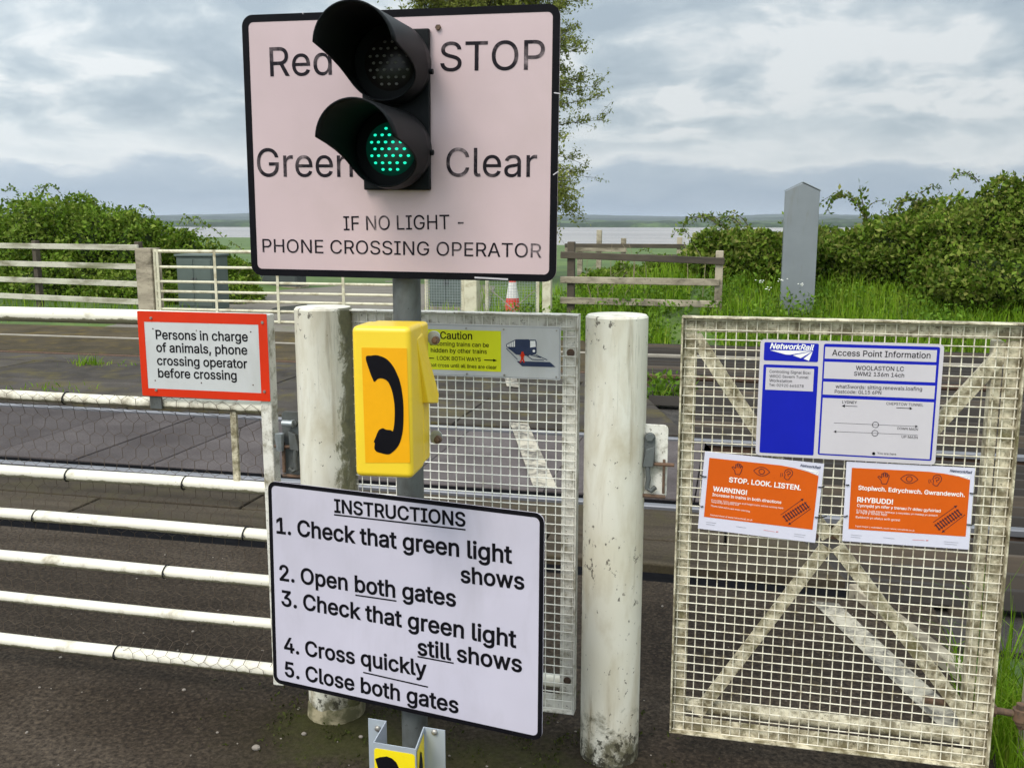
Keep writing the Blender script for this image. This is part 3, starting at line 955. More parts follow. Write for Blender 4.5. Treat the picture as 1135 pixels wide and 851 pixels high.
# ---- trespass guards: rows of arris timbers beside the path
def guard(ya, yb, n, lab, x_len=5.5, zt=0.0):
    xa = edge_right((ya + yb) / 2) + 0.16
    t = thing('trespass_guard', lab, 'trespass guard', (xa, ya, -0.12), group='timber trespass guards beside the path')
    mb = MB(); p = (yb - ya) / n
    rr_ = random.Random(int(ya * 100))
    for k in range(n):
        y = p * (k + 0.5); w = p * 0.30; hgt = 0.115 + zt + rr_.uniform(-0.012, 0.012)
        mb.prism([(y - w, 0.035), (y + w, 0.035), (y + w * 0.25, hgt), (y - w * 0.25, hgt)], rr_.uniform(0, 0.05), x_len + rr_.uniform(-0.2, 0))
    for i, v in enumerate(mb.v): mb.v[i] = (v[1], v[0], v[2])
    mb.build('slats', M['slat'], t, bevel=0.004)
    for k in range(3):
        mb = MB(); mb.span((0.4 + k * (x_len - 0.8) / 2, 0.02, 0), (0.5 + k * (x_len - 0.8) / 2, yb - ya - 0.02, 0.034)); mb.build('bearer', M['timber_dark'], t)


guard(4.3, 5.18, 4, 'dark slatted timber trespass guard in front of the nearest rail, behind the right mesh gate')
guard(5.44, 6.92, 7, 'dark slatted timber trespass guard lying between the two nearest rails')
guard(7.22, 8.5, 6, 'slatted timber trespass guard just beyond the second rail')
guard(8.75, 9.95, 5, 'slatted timber trespass guard just short of the third rail')
guard(10.25, 11.55, 6, 'slatted timber trespass guard lying between the two farthest rails')
guard(11.85, 12.7, 4, 'slatted timber trespass guard beyond the farthest rail by the grass bank', zt=0.03)

# ================================================================ NEAR POSTS
def pipe_post(x, y, lab, mat, stub=False):
    t = thing('gate_post', lab, 'post', (x, y, 0), group='white tubular gate posts')
    mb = MB(); r = 0.0885; h = 1.344; n = 48
    rings = [(-0.2, r), (h - 0.006, r), (h, r - 0.005)]
    for z, q in rings:
        mb.v += [(q * math.cos(2 * PI * k / n), q * math.sin(2 * PI * k / n), z) for k in range(n)]
    for i in range(2):
        for k in range(n):
            mb.f.append((i * n + k, i * n + (k + 1) % n, (i + 1) * n + (k + 1) % n, (i + 1) * n + k)); mb.m.append(0)
    mb.build('pipe', mat, t, smooth=True)
    mb = MB(); c0 = []
    mb.v = [((r - 0.005) * math.cos(2 * PI * k / n), (r - 0.005) * math.sin(2 * PI * k / n), h) for k in range(n)] + [(0, 0, h + 0.004)]
    mb.f = [(k, (k + 1) % n, n) for k in range(n)]; mb.m = [0] * n
    mb.build('cap', M['white_tube'], t, smooth=True)
    return t


RPX, RPY = -0.3265, 2.675
LPX, LPY = -1.2420, 2.715
pr = pipe_post(RPX, RPY, 'white round gate post with a mud-splashed foot, just left of the right mesh gate', M['post_clean'])
plft = pipe_post(LPX, LPY, 'white round gate post with green algae down one side, behind the yellow phone box', M['post_mossy'])
# crumbling concrete round the foot of the left post
mb = MB(); n = 22
for zz_, rad in ((-0.02, 0.094), (0.02, 0.0935), (0.042, 0.0915), (0.050, 0.0886)):
    for k in range(n):
        q = rad * (1 + 0.05 * mnoise.noise(Vector((math.cos(k * 2 * PI / n) * 2, math.sin(k * 2 * PI / n) * 2, zz_ * 30))))
        mb.v.append((q * math.cos(2 * PI * k / n), q * math.sin(2 * PI * k / n), zz_ + 0.012 * mnoise.noise(Vector((k, zz_ * 9, 0)))))
for i in range(3):
    for k in range(n):
        mb.f.append((i * n + k, i * n + (k + 1) % n, (i + 1) * n + (k + 1) % n, (i + 1) * n + k)); mb.m.append(0)
mb.build('concrete_collar', grimy('old_concrete', (0.34, 0.29, 0.18), (0.08, 0.075, 0.03), 0.38, 0.58, 20, rough=0.9, spots=0.4, bump=0.6), plft, smooth=True)


# ================================================================ MESH PANELS
def mesh_gate(name, lab, cat, x0, x1, z0, z1, y, fr, wire, cell_x, cell_z, braces, fw_=0.042, wires=(0.0017, 0.0017), hinge=False):
    """angle-iron frame with welded mesh on its near face"""
    t = thing(name, lab, cat, ((x0 + x1) / 2, y, z0))
    w = (x1 - x0) / 2; h = z1 - z0
    d = 0.030
    mb = MB()
    mb.span((-w, -d, h - 0.005), (w, 0.012, h))                       # top flange
    mb.span((-w + 0.005, -0.004, h - fw_), (w - 0.005, 0.001, h - 0.0055))        # top web
    mb.build('top_rail', fr, t, bevel=0.0012)
    mb = MB()
    mb.span((-w, -0.004, 0.0), (w, 0.001, fw_)); mb.span((-w, -d, -0.0005), (w, 0.012, 0.004))
    mb.build('bottom_rail', fr, t, bevel=0.0012)
    for s in (-1, 1):
        mb = MB()
        mb.span((s * w, -d, 0.0045), (s * (w - 0.005), 0.012, h - 0.0055))
        mb.span((s * (w - 0.0055), -0.0035, fw_ + 0.001), (s * (w - fw_), 0.0015, h - fw_ - 0.001))
        mb.build('stile', fr, t, bevel=0.0012)
    for (a, b_) in braces:
        mb = MB()
        a = Vector((a[0], 0.004, a[1])); b_ = Vector((b_[0], 0.004, b_[1]))
        mb.bar(a, b_, 0.004, 0.038, up=Vector((0, 1, 0)).cross((b_ - a).normalized()))
        e = (b_ - a).normalized(); nn = Vector((0, 1, 0)).cross(e)
        mb.bar(a + nn * 0.017 + Vector((0, 0.012, 0)), b_ + nn * 0.017 + Vector((0, 0.012, 0)), 0.018, 0.0035, up=nn)
        mb.build('brace', fr, t, bevel=0.001)
    mb = MB()
    rw = random.Random(int(x0 * 1000))
    nxw = int(round((2 * w - 0.02) / cell_x)); cx_ = (2 * w - 0.022) / nxw
    for k in range(nxw + 1):
        x = -w + 0.011 + k * cx_
        mb.tube([(x + rw.uniform(-0.001, 0.001), -0.0085, 0.006), (x + rw.uniform(-0.001, 0.001), -0.0085, h * 0.5), (x, -0.0085, h - 0.007)], wires[0], 6)
    nzw = int(round((h - 0.01) / cell_z)); cz_ = (h - 0.016) / nzw
    for k in range(nzw + 1):
        z = 0.006 + k * cz_
        mb.tube([(-w + 0.006, -0.0125, z + rw.uniform(-0.001, 0.001)), (0, -0.0125, z + rw.uniform(-0.0012, 0.0012)), (w - 0.006, -0.0125, z)], wires[1], 6)
    mb.build('wire_mesh', wire, t, smooth=True)
    return t, w, h


# middle panel, closing the gap between the two posts
YM = 2.74
mx0, mx1 = at(392, 344, YM)[0] - 0.05, at(643, 347, YM)[0]
mz0, mz1 = at(637, 787, YM)[1], at(600, 347, YM)[1]
mid, wm, hm = mesh_gate('mesh_barrier', 'white welded-mesh panel filling the gap between the two round white posts', 'mesh panel', mx0, mx1, mz0, mz1, YM,
                        M['white_angle'], M['white_wire'], 0.0285, 0.0285, [], 0.05)
mb = MB(); mb.tube([(-wm + 0.01, 0.03, 0.075), (wm - 0.01, 0.03, 0.075)], 0.022, 14); mb.build('tube_rail', M['white_tube'], mid, smooth=True)
for dz in (0.10, hm - 0.115):
    mb = MB(); mb.tube([(wm - 0.026, -0.006, dz), (wm - 0.026, 0.0, dz)], 0.012, 12); mb.build('rusty_plug', M['rust'], mid, smooth=True)

# right gate
YG = 2.70
gx0, gx1 = at(749.5, 578, YG)[0] - 0.0, 0.737
gz0, gz1 = 0.090, 1.343
gcx = (gx0 + gx1) / 2
L_ = lambda px, py: (at(px, py, YG)[0] - gcx, at(px, py, YG)[1] - gz0)
br = [(L_(770, 372), L_(918, 596)), (L_(1120, 384), L_(926, 596)), (L_(772, 792), L_(916, 606)), (L_(1084, 812), L_(928, 606))]
rg, wg, hg = mesh_gate('pedestrian_gate', 'cream mesh pedestrian gate with crossed braces, carrying the blue notice and two orange posters', 'gate', gx0, gx1, gz0, gz1, YG,
                       M['cream_angle'], M['mesh_wire'], 0.0282, 0.0268, br, 0.044)
mb = MB(); mb.tube([(-wg + 0.02, 0.03, 0.066), (wg - 0.02, 0.03, 0.066)], 0.021, 14); mb.build('tube_rail', M['cream_angle'], rg, smooth=True)
mb = MB(); mb.span((wg - 0.045, 0.006, 0.05), (wg - 0.070, 0.05, hg - 0.05)); mb.build('hanging_stile', M['cream_angle'], rg, bevel=0.002)
mb = MB()
mb.tube([(wg - 0.17, 0.03, 0.165), (wg - 0.02, 0.03, 0.160)], 0.012, 10)
mb.tube([(wg + 0.004, 0.03, 0.155), (wg + 0.085, 0.03, 0.150)], 0.010, 10)
mb.tube([(wg + 0.085, 0.03, 0.133), (wg + 0.085, 0.03, 0.166)], 0.021, 12)
mb.tube([(wg + 0.004, 0.03, 0.155), (wg + 0.020, 0.03, 0.154)], 0.018, 6)
mb.build('hinge_eye', M['rust'], rg, smooth=True)
# hanging post at the edge of the picture
hp = thing('hanging_post', 'dark timber hanging post beside the hinge of the right mesh gate', 'post', (gx1 + 0.175, 2.80, 0))
mb = MB(); mb.span((-0.055, -0.055, -0.3), (0.055, 0.055, 1.40)); mb.build('timber', M['fence_worn'], hp, bevel=0.008)
mb = MB()
mb.tube([(-0.09, -0.07, 0.21), (-0.09, -0.07, 0.272)], 0.0125, 12)
mb.tube([(-0.09, -0.07, 0.205), (-0.05, -0.05, 0.205), (0.0, -0.0, 0.205)], 0.012, 10)
mb.build('hinge_pin', M['rust'], hp, smooth=True)


# ================================================================ LATCHES (fixed to the posts)
def latch(parent, side, zc_):
    s = side
    mb = MB()
    px_ = 0.0885
    pts = rrect(0.085, 0.215, 0.014, 4, s * (px_ + 0.022), zc_)
    mb.prism(pts, -0.006, 0.002); mb.build('latch_plate', M['white_angle'] if s > 0 else M['galv_dark'], parent, bevel=0.001)
    mb = MB()
    mb.prism(rrect(0.030, 0.10, 0.014, 4, s * (px_ + 0.014), zc_ + 0.035), -0.020, -0.007)
    mb.tube([(s * (px_ + 0.014), -0.03, zc_ + 0.075), (s * (px_ + 0.014), -0.02, zc_ + 0.075)], 0.013, 6)
    mb.prism([(s * (px_ + 0.006), zc_ + 0.04), (s * (px_ + 0.030), zc_ + 0.05), (s * (px_ + 0.026), zc_ - 0.01), (s * (px_ - 0.004), zc_ - 0.012)], -0.034, -0.021)
    mb.tube([(s * (px_ + 0.010), -0.026, zc_ - 0.01), (s * (px_ + 0.013), -0.026, zc_ - 0.05), (s * (px_ + 0.010), -0.026, zc_ - 0.075), (s * (px_ + 0.022), -0.026, zc_ - 0.082), (s * (px_ + 0.034), -0.026, zc_ - 0.07)], 0.0075, 8)
    mb.build('latch_hook', M['galv_dark'], parent, bevel=0.0015)
    mb = MB()
    mb.tube([(s * (px_ + 0.018), -0.02, zc_ - 0.004), (s * (px_ + 0.085), -0.02, zc_ - 0.004)], 0.0055, 8)
    mb.tube([(s * (px_ - 0.006), -0.016, zc_ - 0.10), (s * (px_ + 0.062), -0.016, zc_ - 0.10)], 0.0055, 8)
    mb.tube([(s * (px_ + 0.056), -0.018, zc_ - 0.09), (s * (px_ + 0.056), -0.018, zc_ + 0.01)], 0.004 if s > 0 else 0.006, 8)
    mb.build('latch_rod', M['rust'], parent, smooth=True)


latch(pr, 1, at(731, 511, RPY)[1])
latch(plft, -1, at(320, 492, LPY)[1])
if True:
    mb = MB(); zl = at(314, 468, LPY)[1]
    mb.tube([(-0.135, -0.035, zl + 0.005), (-0.100, -0.035, zl + 0.005)], 0.011, 10)
    mb.tube([(-0.150, -0.03, zl - 0.03), (-0.150, -0.03, zl - 0.085)], [0.016, 0.012], 8)
    mb.build('latch_bolt', M['galv'], plft, smooth=True)

# ================================================================ LEFT FIELD GATE
YL = 2.72
zt = at(150, 340.5 + 2.5, YL)[1]
sx = at(301, 500, YL)[0]
fg = thing('field_gate', 'long white tubular field gate with chicken wire tied across its lower rails', 'gate', (sx, YL, 0))
rails_px = [((0, 349), (290, 354.5), 0.0245), ((0, 437.7), (288, 451.3), 0.0185), ((0, 521.2), (294, 540.8), 0.0205), ((0, 569), (295, 592.3), 0.0205),
            ((0, 616.5), (295, 642.5), 0.0205), ((0, 660.3), (299, 691.5), 0.0185), ((0, 707), (302, 743), 0.0225)]
rz = []
GX0 = -3.6
for (pa, pb, r) in rails_px:
    z = (at(*pa, YL)[1] + at(*pb, YL)[1]) / 2
    rz.append((z, r))
    mb = MB(); pts = [(-0.015 - (3.6) * k / 8, 0, z + 0.002 * math.sin(k * 1.7 + z * 9)) for k in range(9)]
    mb.tube(pts, r, 18); mb.build('rail', M['dirty_tube'] if len(rz) == 2 else M['white_tube'], fg, smooth=True)
mb = MB(); mb.span((-0.019, -0.024, 0.075), (0.019, 0.022, rz[0][0] + 0.022)); mb.build('end_stile', M['white_angle'], fg, bevel=0.004)
mb = MB(); mb.span((-3.65, -0.024, 0.075), (-3.61, 0.022, rz[0][0] + 0.022)); mb.build('end_stile', M['white_angle'], fg, bevel=0.004)
xs_ = at(261, 497, YL)[0] - sx
mb = MB(); mb.span((xs_ - 0.011, -0.006, rz[2][0] + 0.018), (xs_ + 0.011, 0.006, rz[1][0] - 0.016)); mb.build('strut', M['cream_angle'], fg, bevel=0.002)
mb = MB(); mb.tube([(xs_ + 0.02, 0, rz[1][0]), (xs_ + 0.115, 0, rz[1][0])], 0.0215, 16); mb.build('sleeve', M['white_tube'], fg, smooth=True)
# chicken wire
mb = MB()
rw = random.Random(3)
s_ = 0.0285; dx = s_ * math.sqrt(3); P = {}
ztop = rz[1][0] + 0.02; zbot = rz[6][0] - 0.02


def hv(i, jj):
    k = (i, jj)
    if k not in P:
        P[k] = (rw.uniform(-0.0035, 0.0035), rw.uniform(-0.0035, 0.0035), rw.uniform(-0.004, 0.004))
    return P[k]


rows = int((ztop - zbot) / (1.5 * s_)); cols = int(2.1 / dx)
for r_ in range(rows):
    for c in range(cols):
        x = -0.05 - (c + 0.5 * (r_ % 2)) * dx; z = ztop - r_ * 1.5 * s_
        a = (x, z); b_ = (x - dx / 2, z + s_ / 2) if False else None
        top = (x, z); left = (x - dx / 2, z - s_ / 2); right = (x + dx / 2, z - s_ / 2); down = (x + dx / 2, z - 1.5 * s_)
        def q(p):
            o_ = hv(round(p[0] * 200), round(p[1] * 200)); sag = 0.006 * math.sin(p[0] * 9 + p[1] * 5)
            zq = p[1] + o_[2] + sag
            yq = 0.0245 - 0.050 * sstep(rz[1][0] - 0.045, rz[1][0] - 0.018, zq) - 0.052 * (1 - sstep(rz[6][0] + 0.02, rz[6][0] + 0.05, zq)) * sstep(-0.66, -0.56, p[0])
            return (p[0] + o_[0], yq + o_[1] * 0.5, zq)
        for A_, B_, rad in ((top, left, 0.0007), (top, right, 0.0007), (right, down, 0.0011)):
            mb.tube([q(A_), q(B_)], rad, 4, cap=False)
mb.build('chicken_wire', M['old_wire'], fg)
for (px_, py_, k) in ((73, 441, 1), (76, 526, 2), (205, 535, 2), (40, 572, 3), (272, 590, 3), (184, 633, 4), (130, 722, 6)):
    x = at(px_, py_, YL)[0] - sx; z, r = rz[k]
    mb = MB(); pts = []
    for a in range(17):
        t_ = 2 * PI * a / 16; pts.append((x + 0.004 * math.sin(t_), (r + 0.0022) * math.cos(t_), z + (r + 0.0022) * math.sin(t_)))
    mb.tube(pts, 0.0022, 6, cap=False); mb.tube([(x, -r - 0.002, z + 0.006), (x + 0.012, -r - 0.008, z - 0.004)], 0.0018, 5)
    mb.build('cable_tie', M['tie'], fg, smooth=True)

# ================================================================ POLE AND WHAT IT CARRIES
def cam2w(x, y, z):
    """camera-aligned ground coordinates (x right, y forward) -> scene"""
    return (x * math.cos(YAW) - y * math.sin(YAW), x * math.sin(YAW) + y * math.cos(YAW), z)


PX, PY, _ = cam2w(-0.2856, 2.576, 0)
pole = thing('sign_pole', 'weathered grey steel pole carrying the traffic light board, phone box and instructions', 'pole', (PX, PY, 0))
mb = MB(); mb.tube([(0, 0, -0.3), (0, 0, 2.05)], 0.038, 28); mb.build('tube', M['galv_dark'], pole, smooth=True)
mb = MB(); mb.tube([(0, 0, 2.051), (0, 0, 2.062)], 0.041, 28); mb.build('cap', M['rubber'], pole, smooth=True)
zcl = 0.262
mb = MB()
mb.tube([(0, 0, zcl - 0.016), (0, 0, zcl + 0.012)], 0.0455, 28)
for a in (-1, 1):
    mb.box((a * 0.056, -0.005, zcl - 0.004), (0.026, 0.022, 0.03)); mb.tube([(a * 0.058, -0.03, zcl), (a * 0.058, 0.02, zcl)], 0.007, 8)
mb.build('clamp', grimy('rusty_clamp', (0.33, 0.34, 0.31), (0.19, 0.075, 0.03), 0.42, 0.56, 30, rough=0.7, spots=0.3, metal=0.3), pole, smooth=True)


def board(name, lab, cx, cy, cz, yaw, tilt, roll, w, h, r, bw, face, border=None, thick=0.004):
    t = thing(name, lab, 'sign', cam2w(cx, cy, cz), (-R(tilt), -R(roll), R(yaw) + YAW))
    mb = MB(); mb.prism(rrect(w, h, r, 8), 0, thick); mb.build('panel', face, t)
    if border is not None:
        mb = MB(); mb.ring(rrect(w, h, r, 8), rrect(w - 2 * bw, h - 2 * bw, max(r - bw * 0.9, 0.004), 8), -0.0006); mb.build('border', border, t)
    return t, local(t).inverted()


# --- red / green board
k = 2.511 / 2.5
ps, PI_ = board('signal_board', 'large faded pink board lettered Red STOP, Green Clear around the traffic light', -0.295 * k, 2.511, 1.6 + 0.191 * k, -11.8, -0.27, -0.54, 0.837 * k, 0.671 * k, 0.030, 0.0185, M['pink'], M['black_vinyl'])
c1 = crop(250, 0, 2.5795)
mb = MB(); y0 = -0.0008
for body, a, b_, cap in (('Red', (128, 219), (304, 214), 32), ('STOP', (614, 204), (912, 199), 32), ('Green', (91, 505), (364, 506), 31), ('Clear', (631, 505), (890, 506), 31.5),
                         ('IF NO LIGHT -', (338, 659), (681, 655), 15.6), ('PHONE CROSSING OPERATOR', (106, 721), (903, 737), 14.6)):
    write(mb, PI_, y0, body, c1(*a), c1(*b_), cap, bold=0.002)
mb.build('lettering', M['faded_ink'], ps, normals=False)
mb = MB()
for px_, py_ in ((486, 31),):
    x, z = pl(PI_, px_, py_, 0); mb.tube([(x, -0.003, z), (x, -0.0085, z)], [0.008, 0.0065], 6)
mb.build('bolt', M['rust'], ps)
for zz_ in (0.22, -0.22):
    mb = MB(); mb.span((-0.39, 0.0045, zz_ - 0.02), (0.39, 0.018, zz_ + 0.02)); mb.build('rear_channel', M['galv'], ps)
# scratches through the border
for a, b_, w_ in (((621, 104), (614, 103), 0.0025), ((619, 190), (613, 194), 0.0025), ((335, 13.5), (336, 16), 0.002), ((526, 307.6), (563, 309.6), 0.004)):
    mb = MB(); line(mb, PI_, -0.0011, a, b_, w_); mb.build('scratch', M['panelwhite'], ps, normals=False)

# --- traffic light
tl = thing('traffic_light', 'black two-lamp traffic light with long hoods, green lamp lit, on the pink board', 'traffic light', ps.location, ps.rotation_euler)
bx0, bz1 = pl(PI_, 402, 35, -0.004); bx1, bz0 = pl(PI_, 478, 211, -0.004)
bcx = (bx0 + bx1) / 2
mb = MB(); mb.span((bx0, -0.018, bz0), (bx1, -0.0015, bz1)); mb.build('backplate', M['lamp_black'], tl, bevel=0.003)
LZ = [pl(PI_, 425, 70.5, -0.06)[1], pl(PI_, 425, 165.5, -0.06)[1]]
lens_y = -0.058


def hood(cx, cz, r, y_base, Lmax, Lmin):
    mb = MB(); n = 56; vs = []
    def Lf(phi):
        a = abs(phi)
        if a < R(84): return Lmax - 0.012 * (a / R(84)) ** 2
        t = min(1, (a - R(84)) / R(80))
        q = (1 - t) ** 5.2 if t > 0.07 else 1 - (t / 0.07) ** 2 * (1 - 0.93 ** 5.2)
        return Lmin + (Lmax - 0.012 - Lmin) * q
    m_ = 10
    for kx in range(m_ + 1):
        for i in range(n):
            phi = -PI + 2 * PI * i / n
            L = Lf(phi) * kx / m_
            rr_ = r * (1.0 - 0.04 * kx / m_)
            vs.append((cx + rr_ * math.sin(phi), y_base - L, cz + rr_ * math.cos(phi)))
    fs = [(a * n + i, a * n + (i + 1) % n, (a + 1) * n + (i + 1) % n, (a + 1) * n + i) for a in range(m_) for i in range(n)]
    mb.add(vs, fs)
    o = mb.build('visor', [M['lamp_black'], M['lamp_inner']], tl, smooth=True)
    sm = o.modifiers.new('wall', 'SOLIDIFY'); sm.thickness = 0.004; sm.offset = -1; sm.material_offset = 1
    return o


RH = 0.100
for lit, z in ((False, LZ[0]), (True, LZ[1])):
    mb = MB(); mb.tube([(bcx, -0.0185, z), (bcx, -0.048, z), (bcx, -0.052, z)], [RH - 0.004, RH - 0.002, RH - 0.006], 48)
    mb.build('lamp_housing', M['lamp_black'], tl, smooth=True)
    hood(bcx, z, RH, -0.046, 0.275, 0.062)
    mb = MB()
    rings = [(RH - 0.006, -0.0525), (0.070, -0.056), (0.066, -0.0565)]
    mb = MB(); n = 40
    for q, yy in rings: mb.v += [(bcx + q * math.cos(2 * PI * i / n), yy, z + q * math.sin(2 * PI * i / n)) for i in range(n)]
    for a in range(2):
        for i in range(n): mb.f.append((a * n + i, a * n + (i + 1) % n, (a + 1) * n + (i + 1) % n, (a + 1) * n + i)); mb.m.append(0)
    mb.build('lamp_rim', M['lamp_inner'], tl, smooth=True)
    mb = MB(); n = 32; mb.v = [(bcx, -0.070, z)]
    for q, yy in ((0.03, -0.0685), (0.055, -0.0635), (0.066, -0.0575)):
        mb.v += [(bcx + q * math.cos(2 * PI * i / n), yy, z + q * math.sin(2 * PI * i / n)) for i in range(n)]
    mb.f = [(0, 1 + i, 1 + (i + 1) % n) for i in range(n)]
    for a in range(2):
        for i in range(n): mb.f.append((1 + a * n + i, 1 + (a + 1) * n + i, 1 + (a + 1) * n + (i + 1) % n, 1 + a * n + (i + 1) % n))
    mb.m = [0] * len(mb.f)
    ln_ = mb.build('lens', M['green_lens'] if lit else M['red_lens'], tl, smooth=True)
    if lit: ln_['label'] = 'lit green lens'
    mb = MB()
    for (nn, dz) in ((2, 0.050), (5, 0.034), (6, 0.0165), (5, 0.0), (6, -0.0165), (5, -0.034), (3, -0.050)):
        for i in range(nn):
            x = (i - (nn - 1) / 2) * 0.0192; rad = math.hypot(x, dz)
            if rad > 0.062: continue
            yy = -0.0705 + 0.011 * (rad / 0.066) ** 2
            mb.ball((bcx + x, yy, z + dz), (0.0047, 0.003, 0.0034), 8, 5)
    mb.build('led_cluster', M['green_led'] if lit else M['dead_led'], ln_, smooth=True)
for py_ in (80, 169.5):
    mb = MB(); x, z = pl(PI_, 477, py_, -0.03); mb.tube([(bcx + RH - 0.004, -0.034, z), (bcx + RH + 0.005, -0.034, z)], 0.007, 10)
    mb.build('hinge_knob', M['lamp_black'], tl, smooth=True)

# --- instructions board
ib, II = board('instruction_sign', 'white instructions board with five numbered steps, black border, below the phone box', -0.319, 2.515, 0.545, -23.28, 1.98, 0.49, 0.872, 0.624, 0.026, 0.0125, M['lilac'], M['black_vinyl'])
c5 = crop(280, 520, 2.572)
mb = MB()
BO = 0.019
for body, a, b_ in (('INSTRUCTIONS', (233, 122), (607, 163)),
                    ('1. Check that green light', (68, 181), (740, 268)), ('shows', (593, 321), (775, 342)), ('2. Open both gates', (77, 315), (580, 391)),
                    ('3. Check that green light', (82, 387), (752, 508)), ('still shows', (470, 527), (768, 578)), ('4. Cross quickly', (90, 519), (497, 591)), ('5. Close both gates', (92, 588), (587, 695))):
    write(mb, II, y0, body, c5(*a), c5(*b_), 14.3 if body == 'INSTRUCTIONS' else None, bold=BO, squash=0.97)
for a, b_ in (((232, 129), (607, 172)), ((293, 358), (410, 375)), ((470, 533), (573, 552)), ((315, 578), (500, 620))):
    line(mb, II, y0, c5(*a), c5(*b_), 0.0042)
mb.build('lettering', M['black_vinyl'], ib, normals=False)
for zz_ in (0.17, -0.17):
    mb = MB(); mb.span((-0.38, 0.0045, zz_ - 0.02), (0.38, 0.018, zz_ + 0.02)); mb.build('rear_channel', M['galv'], ib)

# --- phone box
Zf = 2.285
def phone_front():
    d = ray(423.5, 447); s = Zf / (d @ FW)
    return EYE + d * s
pf = phone_front()
PW, PH, PD = 0.146, 0.372, 0.190
ph = thing('telephone_box', 'yellow plastic telephone box with black handset symbol, clamped to the pole', 'telephone', (pf.x, pf.y, pf.z - PH / 2), (0, 0, R(4.0)))
PHI = local(ph).inverted()
def bevelled(name, a, b_, mat, parent, bv, seg=4):
    mb = MB(); mb.span(a, b_); o = mb.build(name, mat, parent, bevel=bv, seg=seg)
    o.data.polygons.foreach_set('use_smooth', [True] * len(o.data.polygons))
    o.modifiers['bevel'].harden_normals = True
    return o
bevelled('front_cover', (-PW / 2, 0, 0), (PW / 2, 0.118, PH), M['phone_yellow'], ph, 0.014)
bevelled('rear_case', (-PW / 2 + 0.004, 0.119, 0.006), (PW / 2 - 0.003, PD, PH - 0.005), M['phone_yellow'], ph, 0.010)
mb = MB()   # flared finger-lip on the side of the cover
zt_, zb_ = PH - 0.03, PH - 0.205
pts0 = [(PW / 2 - 0.004, 0.055, zt_), (PW / 2 - 0.004, 0.110, zt_ + 0.010), (PW / 2 - 0.004, 0.176, zb_ + 0.012), (PW / 2 - 0.004, 0.168, zb_ - 0.012), (PW / 2 - 0.004, 0.112, zb_)]
pts1 = [(PW / 2 + 0.001, 0.060, zt_ - 0.008), (PW / 2 + 0.003, 0.108, zt_), (PW / 2 + 0.026, 0.174, zb_ + 0.014), (PW / 2 + 0.026, 0.166, zb_ - 0.008), (PW / 2 + 0.013, 0.112, zb_ + 0.002)]
mb.add(pts0 + pts1, [tuple(range(5)), tuple(range(9, 4, -1))] + [(i, 5 + i, 5 + (i + 1) % 5, (i + 1) % 5) for i in range(5)])
mb.build('side_lip', M['phone_yellow'], ph, bevel=0.0025, seg=3)
cp = crop(380, 340, 3.867)
mb = MB(); y1 = -0.0008
poly(mb, PHI, y1, [cp(97, 668), cp(288, 668), cp(274, 178), cp(80, 175)])
lb = mb.build('label', M['phone_label'], ph, normals=False)
mb = MB()
hs = [(98, 217), (122, 209), (150, 208), (185, 222), (210, 247), (228, 278), (246, 325), (257, 390), (260, 450), (258, 520), (249, 568), (236, 598), (218, 618), (196, 632), (165, 627), (143, 619), (135, 605),
      (137, 585), (133, 578), (140, 560), (150, 535), (158, 525), (172, 520), (185, 526), (205, 528), (214, 532), (219, 510), (222, 470), (221, 420), (213, 370), (201, 335), (188, 316), (168, 307), (150, 309), (135, 321), (126, 305), (116, 280)]
poly(mb, PHI, -0.0016, [cp(*p) for p in reversed(smooth_loop(hs))])
mb.build('handset_symbol', M['black_vinyl'], lb, normals=False)
for px_, py_ in ((483, 377), (485.5, 487)):
    bxp, z = pl(PHI, px_, py_, PD - 0.012)
    mb = MB()
    pts = rrect(0.032, 0.036, 0.014, 5, bxp - 0.006, z + 0.005)
    mb.prism(pts, PD - 0.008, PD - 0.004); cb = mb.build('clamp_lug', M['galv'], ph, bevel=0.0008)
    mb = MB(); mb.tube([(bxp, PD - 0.0085, z), (bxp, PD - 0.020, z)], [0.0105, 0.0095], 14)
    mb.tube([(bxp, PD - 0.0205, z), (bxp, PD - 0.024, z)], [0.006, 0.0045], 10)
    mb.build('bolt', M['rust'], cb, smooth=True)
for z in (0.05, PH - 0.06):
    mb = MB(); mb.span((-0.05, PD + 0.0005, z - 0.015), (0.05, PD + 0.012, z + 0.015)); mb.build('pole_clip', M['galv'], ph)

# --- lower bracket with a second handset plate
def bk(px_, py_, Z):
    d = ray(px_, py_); return EYE + d * (Z / (d @ FW))
bp = bk(450, 797, 2.50)
bk_t = thing('plate_bracket', 'grey folded metal bracket with a small yellow handset plate, low on the pole', 'bracket', (bp.x, bp.y, 0.0), (0, 0, R(-3)))
BI = local(bk_t).inverted()
fl = pl(BI, 408, 797, 0)[0]; fr_ = pl(BI, 493, 803, 0)[0]; ztop_ = pl(BI, 415, 797, 0)[1]
il = pl(BI, 427, 797, 0)[0]; ir = pl(BI, 470, 800, 0)[0]
fy = -0.105
fxl = pl(BI, 413.5, 826, fy)[0]; fxr = pl(BI, 461, 830, fy)[0]
zb0 = ztop_ - 0.36
mb = MB(); tk = 0.0028
sec = [(fl, 0), (il, 0), (fxl, fy), (fxr, fy), (ir, 0), (fr_, 0)]
outer = []
for i, (x, y) in enumerate(sec):
    a = Vector(sec[max(i - 1, 0)]); b_ = Vector(sec[i]); c = Vector(sec[min(i + 1, 5)])
    d1 = (b_ - a).normalized() if i else (c - b_).normalized(); d2 = (c - b_).normalized() if i < 5 else d1
    nn = Vector((-(d1 + d2).y, (d1 + d2).x)).normalized(); nn *= tk / max(0.4, nn.dot(Vector((-d1.y, d1.x))))
    outer.append((x + nn.x, y + nn.y))
n = 6
